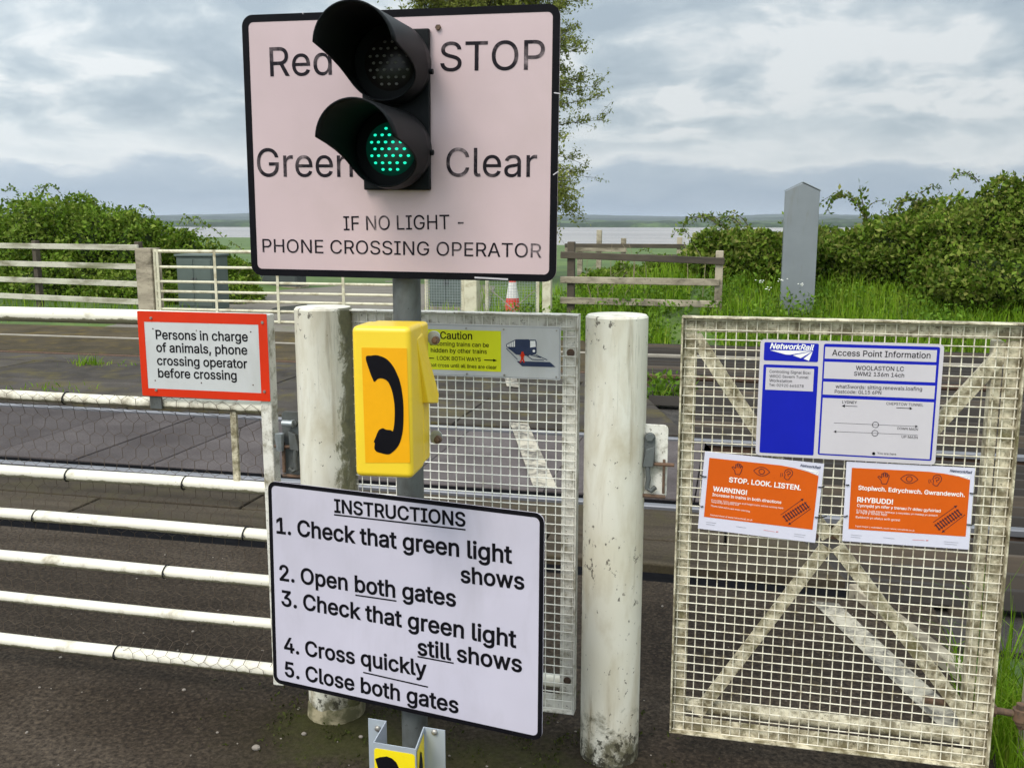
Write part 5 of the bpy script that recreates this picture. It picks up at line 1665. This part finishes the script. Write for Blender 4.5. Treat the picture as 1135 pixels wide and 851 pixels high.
# --- right rail fence: dark top rail, two pale rails
VR = 14.1
x0f = xat(623, 300, VR); rf = thing('rail_fence', 'timber fence with a dark top rail and two pale lower rails before the grass bank', 'fence', (x0f, VR, 0))
x1f = xat(798, 300, VR) - x0f
for i, (pa, pb, m_) in enumerate(((282.5, 289.5, 'fence_dark'), (310, 313, 'fence_worn'), (332.8, 337.2, 'fence_worn'))):
    za, zb = zat(626, pa, VR), zat(798, pb, VR)
    mb = MB(); mb.bar((-0.02, -0.025, za), (x1f + (0.06 if i == 0 else 0), -0.025, zb), 0.04, 0.10); mb.build('rail', M[m_], rf, bevel=0.008)
for px, top, m_ in ((632.5, 268, 'fence_dark'), (797, 278, 'fence_worn')):
    x = xat(px, 300, VR) - x0f
    mb = MB(); mb.span((x - 0.055, 0.0, -0.3), (x + 0.055, 0.10, zat(px, top, VR))); mb.build('fence_post', M[m_], rf, bevel=0.01)

# --- older fence behind, running towards the water
VB = 23.0
bf = thing('rail_fence', 'old brown post-and-rail fence far behind, along the field by the water', 'fence', (xat(640, 290, VB), VB, -0.1))
for px, top in ((643, 275), (664, 255), (691, 264), (753, 263), (774, 272)):
    x = xat(px, 280, VB) - bf.location.x
    mb = MB(); mb.span((x - 0.06, -0.06, -0.4), (x + 0.06, 0.06, zat(px, top, VB) + 0.1)); mb.build('fence_post', M['fence_worn'], bf, bevel=0.01)
for py, m_ in ((272.5, 'fence_dark'), (284, 'fence_dark'), (277, 'fence_worn')):
    z = zat(690, py, VB) + 0.1
    mb = MB(); mb.span((-0.3, -0.10, z - 0.05), (2.6 if m_ == 'fence_dark' else 1.2, -0.0605, z + 0.05)); mb.build('rail', M[m_], bf, bevel=0.006)

# --- tall grey pointed marker
VM = 14.3
xa, xb = xat(869, 250, VM), xat(907, 250, VM)
mk = thing('pointed_cabinet', 'tall plain grey metal box with a pointed top standing in the grass bank', 'metal box', ((xa + xb) / 2, VM, 0.2))
w = (xb - xa) / 2; zsd = zat(888, 212, VM) - 0.2; zpk = zat(888, 203, VM) - 0.2
mb = MB(); mb.prism([(-w, -0.2), (w, -0.2), (w, zsd), (0, zpk), (-w, zsd)], 0, 0.26)
mb.build('case', M['marker_grey'], mk, bevel=0.006)
mb = MB(); 
mb.prism([(-w - 0.012, zsd + 0.004), (0, zpk + 0.010), (w + 0.012, zsd + 0.004), (w + 0.012, zsd + 0.014), (0, zpk + 0.022), (-w - 0.012, zsd + 0.014)], -0.01, 0.27); mb.build('capping', M['galv'], mk)

# --- puddle
mb = MB(); pts = []
for k in range(26):
    a = 2 * PI * k / 26; q = 1 + 0.28 * mnoise.noise(Vector((math.cos(a) * 1.4, math.sin(a) * 1.4, 2)))
    pts.append((math.cos(a) * 0.55 * q, math.sin(a) * 0.9 * q, 0))
c = gnd(316, 349); mb.add([(p[0] + c[0] - 0.1, p[1] + 16.3, 0.035) for p in pts], [tuple(range(26))])
tag(mb.build('puddle', M['puddle'], normals=False), kind='structure')

# ================================================================ PLANTS
def leaves_at(P, size, rg, jitter=0.35, aspect=0.55, up=0.3):
    """rhombic folded leaves at points P"""
    n = len(P)
    d = rg.normal(size=(n, 3)); d[:, 2] += up; d /= np.linalg.norm(d, axis=1)[:, None]
    r = rg.normal(size=(n, 3)); s = np.cross(d, r); s /= np.linalg.norm(s, axis=1)[:, None] + 1e-9
    nrm = np.cross(s, d)
    L = size * (1 + jitter * rg.normal(size=n)).clip(0.4, 1.8)
    a = P; t = P + d * L[:, None]; m = P + d * (L * 0.5)[:, None] + nrm * (L * 0.10)[:, None]
    l = m + s * (L * aspect / 2)[:, None]; q = m - s * (L * aspect / 2)[:, None]
    V = np.stack([a, l, t, q], 1).reshape(-1, 3)
    F = np.arange(4 * n).reshape(n, 4)
    return V, F


def shell_points(ell, n, rg, depth=0.35):
    """points in the outer layer of a union of lumpy ellipsoids"""
    vol = np.array([(e[3] * e[4] + e[3] * e[5] + e[4] * e[5]) for e in ell]); pr_ = vol / vol.sum()
    out = []
    for e, k in zip(ell, rg.multinomial(n, pr_)):
        d = rg.normal(size=(k, 3)); d /= np.linalg.norm(d, axis=1)[:, None]
        lump = np.array([0.20 * mnoise.noise(Vector((v[0] * 2.6 + e[0], v[1] * 2.6 + e[1], v[2] * 2.6 + e[2]))) + 0.14 * mnoise.noise(Vector((v[0] * 6 + e[0], v[1] * 6, v[2] * 6))) for v in d])
        rad = 1 + lump - depth * rg.random(k) ** 2.2 + 0.05 * rg.normal(size=k)
        out.append(np.array(e[:3]) + d * rad[:, None] * np.array(e[3:6]))
    P = np.concatenate(out)
    keep = np.ones(len(P), bool)
    for e in ell:
        q = (P - np.array(e[:3])) / np.array(e[3:6])
        keep &= (q ** 2).sum(1) > 0.42
    return P[keep]


def bush(lab, ell, n0, size, mat, seed, arcs=0, group=None, name='bramble_bush', cat='bush'):
    rg = np.random.default_rng(seed); rr_ = random.Random(seed)
    cx = float(np.mean([e[0] for e in ell])); cy = float(np.mean([e[1] for e in ell]))
    o = thing(name, lab, cat, (cx, cy, 0.0), group=group)
    ell = [(e[0] - cx, e[1] - cy, *e[2:]) for e in ell]
    core = list(ell)
    for e in core:
        for q in range(7):
            a = rr_.uniform(0, 2 * PI); b_ = rr_.uniform(-0.1, 1.2); f = rr_.uniform(0.85, 1.0); r0 = rr_.uniform(0.20, 0.36)
            ell.append((e[0] + e[3] * f * math.cos(a) * math.cos(b_), e[1] + e[4] * f * math.sin(a) * math.cos(b_), e[2] + e[5] * f * math.sin(b_), e[3] * r0 * rr_.uniform(0.8, 1.4), e[4] * r0, e[5] * r0 * rr_.uniform(0.8, 1.3)))
    P = shell_points(ell, int(n0 * 2.9), rg, 0.42)
    P = P[P[:, 2] > -0.1]
    V, F = leaves_at(P, size, rg, 0.5)
    for k in range(arcs):
        e = rr_.choice(core); a = rr_.uniform(0, 2 * PI)
        s = Vector((e[0] + e[3] * 0.6 * math.cos(a), e[1] + e[4] * 0.4 * math.sin(a), e[2] + e[5] * 0.75))
        ln_ = rr_.uniform(0.25, 0.75); a2 = rr_.choice((0, PI)) + rr_.uniform(-0.5, 0.5); pts = []
        for i in range(9):
            f = i / 8
            pts.append(s + Vector((math.cos(a2) * ln_ * f, math.sin(a2) * ln_ * 0.4 * f, 0.25 + 1.35 * ln_ * f - 1.35 * ln_ * f * f * 0.95 * rr_.uniform(0.9, 1.1))))
        mb = MB(); mb.tube(pts, [0.007 * (1 - 0.6 * i / 8) for i in range(9)], 5); mb.build('shoot', M['bark'], o, smooth=True)
        lp = []
        for p in pts:
            for q in range(4): lp.append((p.x + rr_.gauss(0, 0.02), p.y + rr_.gauss(0, 0.02), p.z + rr_.gauss(0, 0.02)))
        v2, f2 = leaves_at(np.array(lp), size * 0.9, rg)
        F = np.concatenate([F, f2 + len(V)]); V = np.concatenate([V, v2])
    np_obj('leaves', V, F, mat, o)
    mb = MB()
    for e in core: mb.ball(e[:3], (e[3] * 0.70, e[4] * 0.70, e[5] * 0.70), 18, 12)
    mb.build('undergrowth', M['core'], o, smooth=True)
    return o


def E_(px, py, v, rx, rz_, ry=None):
    x, z = at(px, py, v)
    return (x, v, z, rx, ry or rx * 0.8, rz_)


G1 = 'bramble bushes behind the left fence'
bush('rounded green bramble mound rising highest behind the left white fence', [E_(60, 262, 17.5, 1.25, 0.85), E_(110, 272, 17.3, 0.95, 0.75), E_(75, 318, 17.0, 1.5, 0.7), E_(25, 275, 17.6, 0.8, 0.7)], 15000, 0.075, M['bramble'], 1, 7, G1)
bush('green bramble left of the highest mound behind the white fence', [E_(-30, 278, 18.3, 1.3, 0.95), E_(-100, 285, 18.8, 1.6, 1.1), E_(-40, 325, 17.8, 1.6, 0.7)], 11000, 0.075, M['bramble'], 2, 4, G1)
bush('low bramble tailing off right of the mound, behind the pale gate post', [E_(150, 278, 17.2, 0.75, 0.66), E_(200, 288, 17.6, 0.68, 0.58), E_(236, 296, 18.2, 0.45, 0.5), E_(150, 326, 16.6, 0.9, 0.55)], 9000, 0.07, M['bramble'], 3, 4, G1)
bush('small leafy bush beside the grey-green relay cabinet', [E_(255, 310, 18.0, 0.55, 0.42), E_(258, 332, 17.4, 0.55, 0.35)], 4000, 0.065, M['bramble'], 4, 2, G1)
G2 = 'bramble bushes on the right bank'
bush('bramble with arching sprays left of the grey pointed box', [E_(812, 290, 15.9, 0.72, 0.42), E_(778, 298, 16.6, 0.36, 0.36), E_(845, 292, 15.7, 0.6, 0.44)], 11000, 0.068, M['bramble_brown'], 5, 7, G2)
bush('low dense bramble just right of the grey pointed box', [E_(930, 292, 15.6, 0.78, 0.46), E_(990, 282, 15.5, 0.80, 0.55)], 11000, 0.064, M['bramble_brown'], 6, 6, G2)
bush('tall spreading bramble filling the right end of the bank', [E_(1060, 275, 15.4, 0.95, 0.72), E_(1120, 268, 15.3, 0.9, 0.80), E_(1090, 310, 14.8, 1.0, 0.5)], 17000, 0.064, M['bramble_brown'], 7, 7, G2)
bush('bramble farthest to the right, past the tall spreading one', [E_(1200, 272, 15.2, 1.1, 0.85), E_(1300, 280, 15.2, 1.2, 0.8)], 8000, 0.07, M['bramble'], 8, 2, G2)
bush('small bush behind the dark fence rail, in front of the water', [E_(700, 312, 19.0, 0.5, 0.32), E_(740, 308, 18.5, 0.6, 0.38), E_(665, 318, 18.5, 0.45, 0.3)], 5000, 0.06, M['bramble'], 9, 2)
# the arching sprays that stand against the sky
def spray(pts_px, v, lab, seed):
    rg = np.random.default_rng(seed)
    P_ = [Vector((*at(px, py, v), 0)) for px, py in pts_px]; o = thing('bramble_spray', lab, 'bramble shoot', (P_[0].x, v, P_[0].y), group='arching bramble sprays against the sky')
    b0 = P_[0]; pts = [(p.x - b0.x, 0, p.y - b0.y) for p in P_]
    mb = MB(); mb.tube(pts, [0.012 * (1 - 0.6 * i / len(pts)) for i in range(len(pts))], 6); mb.build('stem', M['bark'], o, smooth=True)
    lp = []
    for a, b_ in zip(pts, pts[1:]):
        for f in np.linspace(0, 1, 9):
            for q in range(3): lp.append((a[0] + (b_[0] - a[0]) * f + rg.normal() * 0.028, rg.normal() * 0.03, a[2] + (b_[2] - a[2]) * f + rg.normal() * 0.028))
    V, F = leaves_at(np.array(lp), 0.066, rg); np_obj('leaves', V, F, M['bramble_brown'], o)
spray([(962, 245), (956, 236), (950, 226), (940, 217), (930, 216), (921, 222), (916, 236)], 15.4, 'arching bramble spray just right of the grey pointed box, curling down', 31)
spray([(962, 246), (958, 232), (955, 220), (953, 208)], 15.4, 'short upright bramble spray standing against the sky beside the arching one', 32)
spray([(1020, 240), (1016, 226), (1006, 218), (998, 222), (992, 234)], 15.5, 'small hooped bramble spray between the grey box and the tall bramble', 33)
spray([(815, 262), (800, 250), (785, 242), (768, 240), (758, 248), (756, 258)], 16.2, 'drooping bramble spray overhanging the water, left of the bank', 34)

# tree behind the board
def tree():
    v = 27.0
    x, _ = at(538, 250, v)
    o = thing('willow_tree', 'slender loose-leaved green tree rising behind the pink board', 'tree', (x, v, -0.3))
    rr_ = random.Random(12); rg = np.random.default_rng(12)
    mb = MB(); mb.tube([(0, 0, -0.2), (0.08, 0, 1.6), (0.0, 0.1, 4), (0.12, 0.05, 7.5), (0.05, 0, 10.2)], [0.17, 0.14, 0.11, 0.06, 0.015], 10); mb.build('trunk', M['bark'], o, smooth=True)
    mb = MB(); lp = []
    for k in range(360):
        z0 = rr_.uniform(1.5, 9.8); a = rr_.uniform(0, 2 * PI)
        R_ = (3.05 if z0 < 6.0 else 3.05 - 0.42 * (z0 - 6.0)) * (0.62 + 0.38 * min(1, (z0 - 0.6) / 2.0)) * rr_.uniform(0.55, 1.12)
        pts = []; n = 7
        for i in range(n):
            f = i / (n - 1)
            pts.append(Vector((math.cos(a) * R_ * f + 0.05 * rr_.gauss(0, 1) * f, math.sin(a) * R_ * f + 0.05 * rr_.gauss(0, 1) * f, z0 + 1.3 * f - (0.9 if z0 < 4 else 0.35) * f * f * R_ / 2)))
        mb.tube(pts, [0.028 * (1 - 0.88 * i / (n - 1)) for i in range(n)], 5)
        for s in range(20):
            f = rr_.uniform(0.25, 1.0); i = min(n - 2, int(f * (n - 1))); b = pts[i].lerp(pts[i + 1], f * (n - 1) - i)
            d = Vector((rr_.gauss(0, 1) + math.cos(a) * 0.9, rr_.gauss(0, 1) + math.sin(a) * 0.9, rr_.gauss(0.25, 0.7) - (0.7 if z0 < 3 else 0))).normalized(); ln_ = rr_.uniform(0.25, 0.7)
            e = b + d * ln_
            mb.tube([b, b + d * ln_ * 0.5 + Vector((0, 0, 0.03)), e], [0.007, 0.005, 0.002], 4)
            for q in range(rr_.randint(14, 34)):
                p = b + d * ln_ * rr_.uniform(0.1, 1.05); lp.append((p.x + rr_.gauss(0, 0.05), p.y + rr_.gauss(0, 0.05), p.z + rr_.gauss(0, 0.05)))
        if z0 < 4.2:
            for q in range(40):
                f = rr_.uniform(0.2, 0.95); i = min(n - 2, int(f * (n - 1))); p = pts[i]
                lp.append((p.x + rr_.gauss(0, 0.22), p.y + rr_.gauss(0, 0.22), p.z + rr_.gauss(0, 0.25)))
    mb.build('limbs', M['bark'], o, smooth=True)
    V, F = leaves_at(np.array(lp), 0.085, rg, aspect=0.45, up=0.0); np_obj('crown', V, F, M['willow_leaf'], o)
tree()


# grass
def blades(P, h, w, rg, lean=0.45):
    n = len(P)
    a = rg.uniform(0, 2 * PI, n); H = h * (1 + 0.35 * rg.normal(size=n)).clip(0.35, 2.0)
    ld = rg.uniform(0, 2 * PI, n); l = lean * H * rg.random(n)
    sx_ = np.cos(a) * w / 2; sy_ = np.sin(a) * w / 2
    b0 = P + np.stack([-sx_, -sy_, np.zeros(n)], 1); b1 = P + np.stack([sx_, sy_, np.zeros(n)], 1)
    mid_ = P + np.stack([np.cos(ld) * l * 0.35, np.sin(ld) * l * 0.35, H * 0.6], 1)
    m0 = mid_ + np.stack([-sx_, -sy_, np.zeros(n)], 1) * 0.75; m1 = mid_ + np.stack([sx_, sy_, np.zeros(n)], 1) * 0.75
    tp = P + np.stack([np.cos(ld) * l, np.sin(ld) * l, H * (1 - 0.25 * (l / H))], 1)
    t0 = tp + np.stack([-sx_, -sy_, np.zeros(n)], 1) * 0.1; t1 = tp + np.stack([sx_, sy_, np.zeros(n)], 1) * 0.1
    V = np.stack([b0, b1, m0, m1, t0, t1], 1).reshape(-1, 3)
    base = (np.arange(n) * 6)[:, None]
    F = np.concatenate([base + np.array([0, 1, 3, 2]), base + np.array([2, 3, 5, 4])])
    return V, F


def on_ground(x, y): return np.stack([x, y, np.array([gz(a, b) for a, b in zip(x, y)])], 1)


rg = np.random.default_rng(21)
n = 26000
x = rg.uniform(-3.9, 7.5, n); y = 12.95 + 3.2 * rg.random(n) ** 1.1
dens = np.array([mnoise.noise(Vector((a * 0.9, b * 0.9, 4))) for a, b in zip(x, y)])
k = dens > -0.35
P = on_ground(x[k], y[k]); hh = 0.21 + 0.15 * dens[k].clip(-0.3, 0.6)
V, F = blades(P, hh, 0.016, rg)
tag(np_obj('bank_grass', V, F, M['grass']), kind='stuff')
n = 5000
x = rg.uniform(-16, -3.2, n); y = rg.uniform(13.4, 22, n)
k = (np.abs(x + 6.6 + 0.3 * (y - 13)) > 2.1)
V, F = blades(on_ground(x[k], y[k]), 0.2, 0.016, rg)
tag(np_obj('field_grass', V, F, M['grass']), kind='stuff')
# broad-leaved weeds mixed into the bank
n = 11000
cxs = rg.uniform(-3.2, 7.2, 150); cys = 13.0 + 2.3 * rg.random(150)
idx = rg.integers(0, 150, n)
x = cxs[idx] + rg.normal(size=n) * 0.16; y = cys[idx] + rg.normal(size=n) * 0.16
P = on_ground(x, y); P[:, 2] += rg.random(n) ** 0.8 * (0.22 + 0.25 * ((idx * 7919) % 100) / 100)
V, F = leaves_at(P, 0.058, rg, up=0.8); tag(np_obj('bank_weeds', V, F, M['weed']), kind='stuff')
# cow parsley heads
n = 60
mb = MB(); rr_ = random.Random(4)
for px0, py0 in ((845, 312), (850, 318), (866, 312), (885, 318)):
    v = rr_.uniform(13.3, 13.9); xx, zz_ = at(px0 + rr_.uniform(-4, 4), py0 + rr_.uniform(-3, 3), v)
    for q in range(6): mb.ball((xx + rr_.gauss(0, 0.03), v + rr_.gauss(0, 0.03), zz_ + rr_.gauss(0, 0.012)), (0.012, 0.012, 0.006), 6, 4)
tag(mb.build('wild_flowers', M['flower']), kind='stuff')
# dry stalks behind the right fence
mb = MB()
for q in range(16):
    px0 = rr_.uniform(640, 790); v = rr_.uniform(14.4, 15.6); xx = xat(px0, 330, v); z0 = gz(xx, v); hgt = rr_.uniform(0.5, 1.0)
    mb.tube([(xx, v, z0), (xx + rr_.gauss(0, 0.06), v, z0 + hgt * 0.6), (xx + rr_.gauss(0, 0.12), v, z0 + hgt)], [0.007, 0.005, 0.002], 4)
tag(mb.build('dry_stalks', M['dry_stem']), kind='stuff')
# near tuft by the hinge and verge at the right edge
n = 1500
x = 0.80 + np.abs(rg.normal(size=n)) * 0.30; y = 2.98 + rg.normal(size=n) * 0.20
P = np.stack([x, y, np.full(n, -0.02)], 1)
V, F = blades(P, 0.19, 0.0055, rg, 0.9); tag(np_obj('verge_grass', V, F, M['grass']), kind='stuff')
n = 900
x = rg.uniform(0.9, 2.6, n); y = 3.35 + rg.normal(size=n) * 0.22
V, F = blades(np.stack([x, y, np.full(n, -0.05)], 1), 0.26, 0.006, rg, 0.8); tag(np_obj('track_side_grass', V, F, M['grass']), kind='stuff')


def tuft(lab, px, py, n, h, spread, leafs=0, z=0.0):
    xx, yy = gnd(px, py, z); o = thing('weed_tuft', lab, 'weed', (xx, yy, z), group='weeds growing in the crossing')
    P = np.stack([rg.normal(size=n) * spread, rg.normal(size=n) * spread * 0.6, np.zeros(n)], 1)
    V, F = blades(P, h, 0.010, rg, 1.1); np_obj('blades', V, F, M['grass'], o)
    if leafs:
        P = np.stack([rg.normal(size=leafs) * spread, rg.normal(size=leafs) * spread * 0.6, rg.random(leafs) * h * 1.2], 1)
        V, F = leaves_at(P, 0.06, rg); np_obj('leaves', V, F, M['weed'], o)
tuft('bright grass tuft growing in the deck left of the red-bordered notice', 97, 404, 90, 0.09, 0.11)
tuft('thin yellowing weeds along the deck joint above the second gate rail', 60, 432, 50, 0.05, 0.22)
tuft('leafy green weed growing between post and right gate beyond the second rail', 737, 446, 60, 0.22, 0.14, 260, -0.1)
tuft('thin weeds in the deck seam right of the bright grass tuft', 135, 405, 26, 0.035, 0.16)

# loose stones on the tarmac
mb = MB(); rr_ = random.Random(9)
for q in range(130):
    xx, yy = rr_.uniform(-2.7, 0.8), rr_.uniform(2.2, 4.0); s = 0.0022 + 0.004 * rr_.random() ** 3
    mb.ball((xx, yy, s * 0.5), (s * rr_.uniform(0.8, 1.5), s * rr_.uniform(0.8, 1.4), s * 0.7), 6, 4)
for px, py, s in ((284, 830, 0.011), (204, 765, 0.006), (337, 814, 0.007), (400, 817, 0.006), (241, 812, 0.004), (44, 662 + 100, 0.004), (450, 843, 0.006)):
    xx, yy = gnd(px, py); mb.ball((xx, yy, s * 0.5), (s * 1.3, s, s * 0.8), 7, 5)
tag(mb.build('loose_stones', M['stone']), kind='stuff')
# moss cushions at the feet of posts
n = 2600
xx = np.concatenate([LPX + rg.normal(size=n // 2) * 0.22 + 0.1, RPX + rg.normal(size=n // 2) * 0.16 - 0.16]); yy = np.concatenate([LPY - 0.05 + rg.normal(size=n // 2) * 0.12, RPY + 0.05 + rg.normal(size=n // 2) * 0.12])
dn = np.array([mnoise.noise(Vector((a * 9, b * 9, 2))) for a, b in zip(xx, yy)]); k = dn > 0.05
V, F = leaves_at(np.stack([xx[k], yy[k], np.full(k.sum(), 0.001)], 1), 0.010, rg, up=1.2)
tag(np_obj('moss', V, F, leafy('moss_leaf', [(0.03, 0.035, 0.008), (0.055, 0.065, 0.014), (0.085, 0.10, 0.022)])), kind='stuff')

# ================================================================ HAZE
m = bpy.data.materials.new('haze_air'); m.use_nodes = True
nt = m.node_tree; nt.nodes.remove(nt.nodes['Principled BSDF'])
pv = nt.nodes.new('ShaderNodeVolumePrincipled'); pv.inputs['Color'].default_value = (0.80, 0.88, 1.0, 1); pv.inputs['Density'].default_value = 0.00008; pv.inputs['Anisotropy'].default_value = 0.2
nt.links.new(pv.outputs[0], nt.nodes['Material Output'].inputs['Volume'])
mb = MB(); mb.span((-7600, -600, -8.5), (7600, 9400, 75))
tag(mb.build('haze', m), kind='stuff')
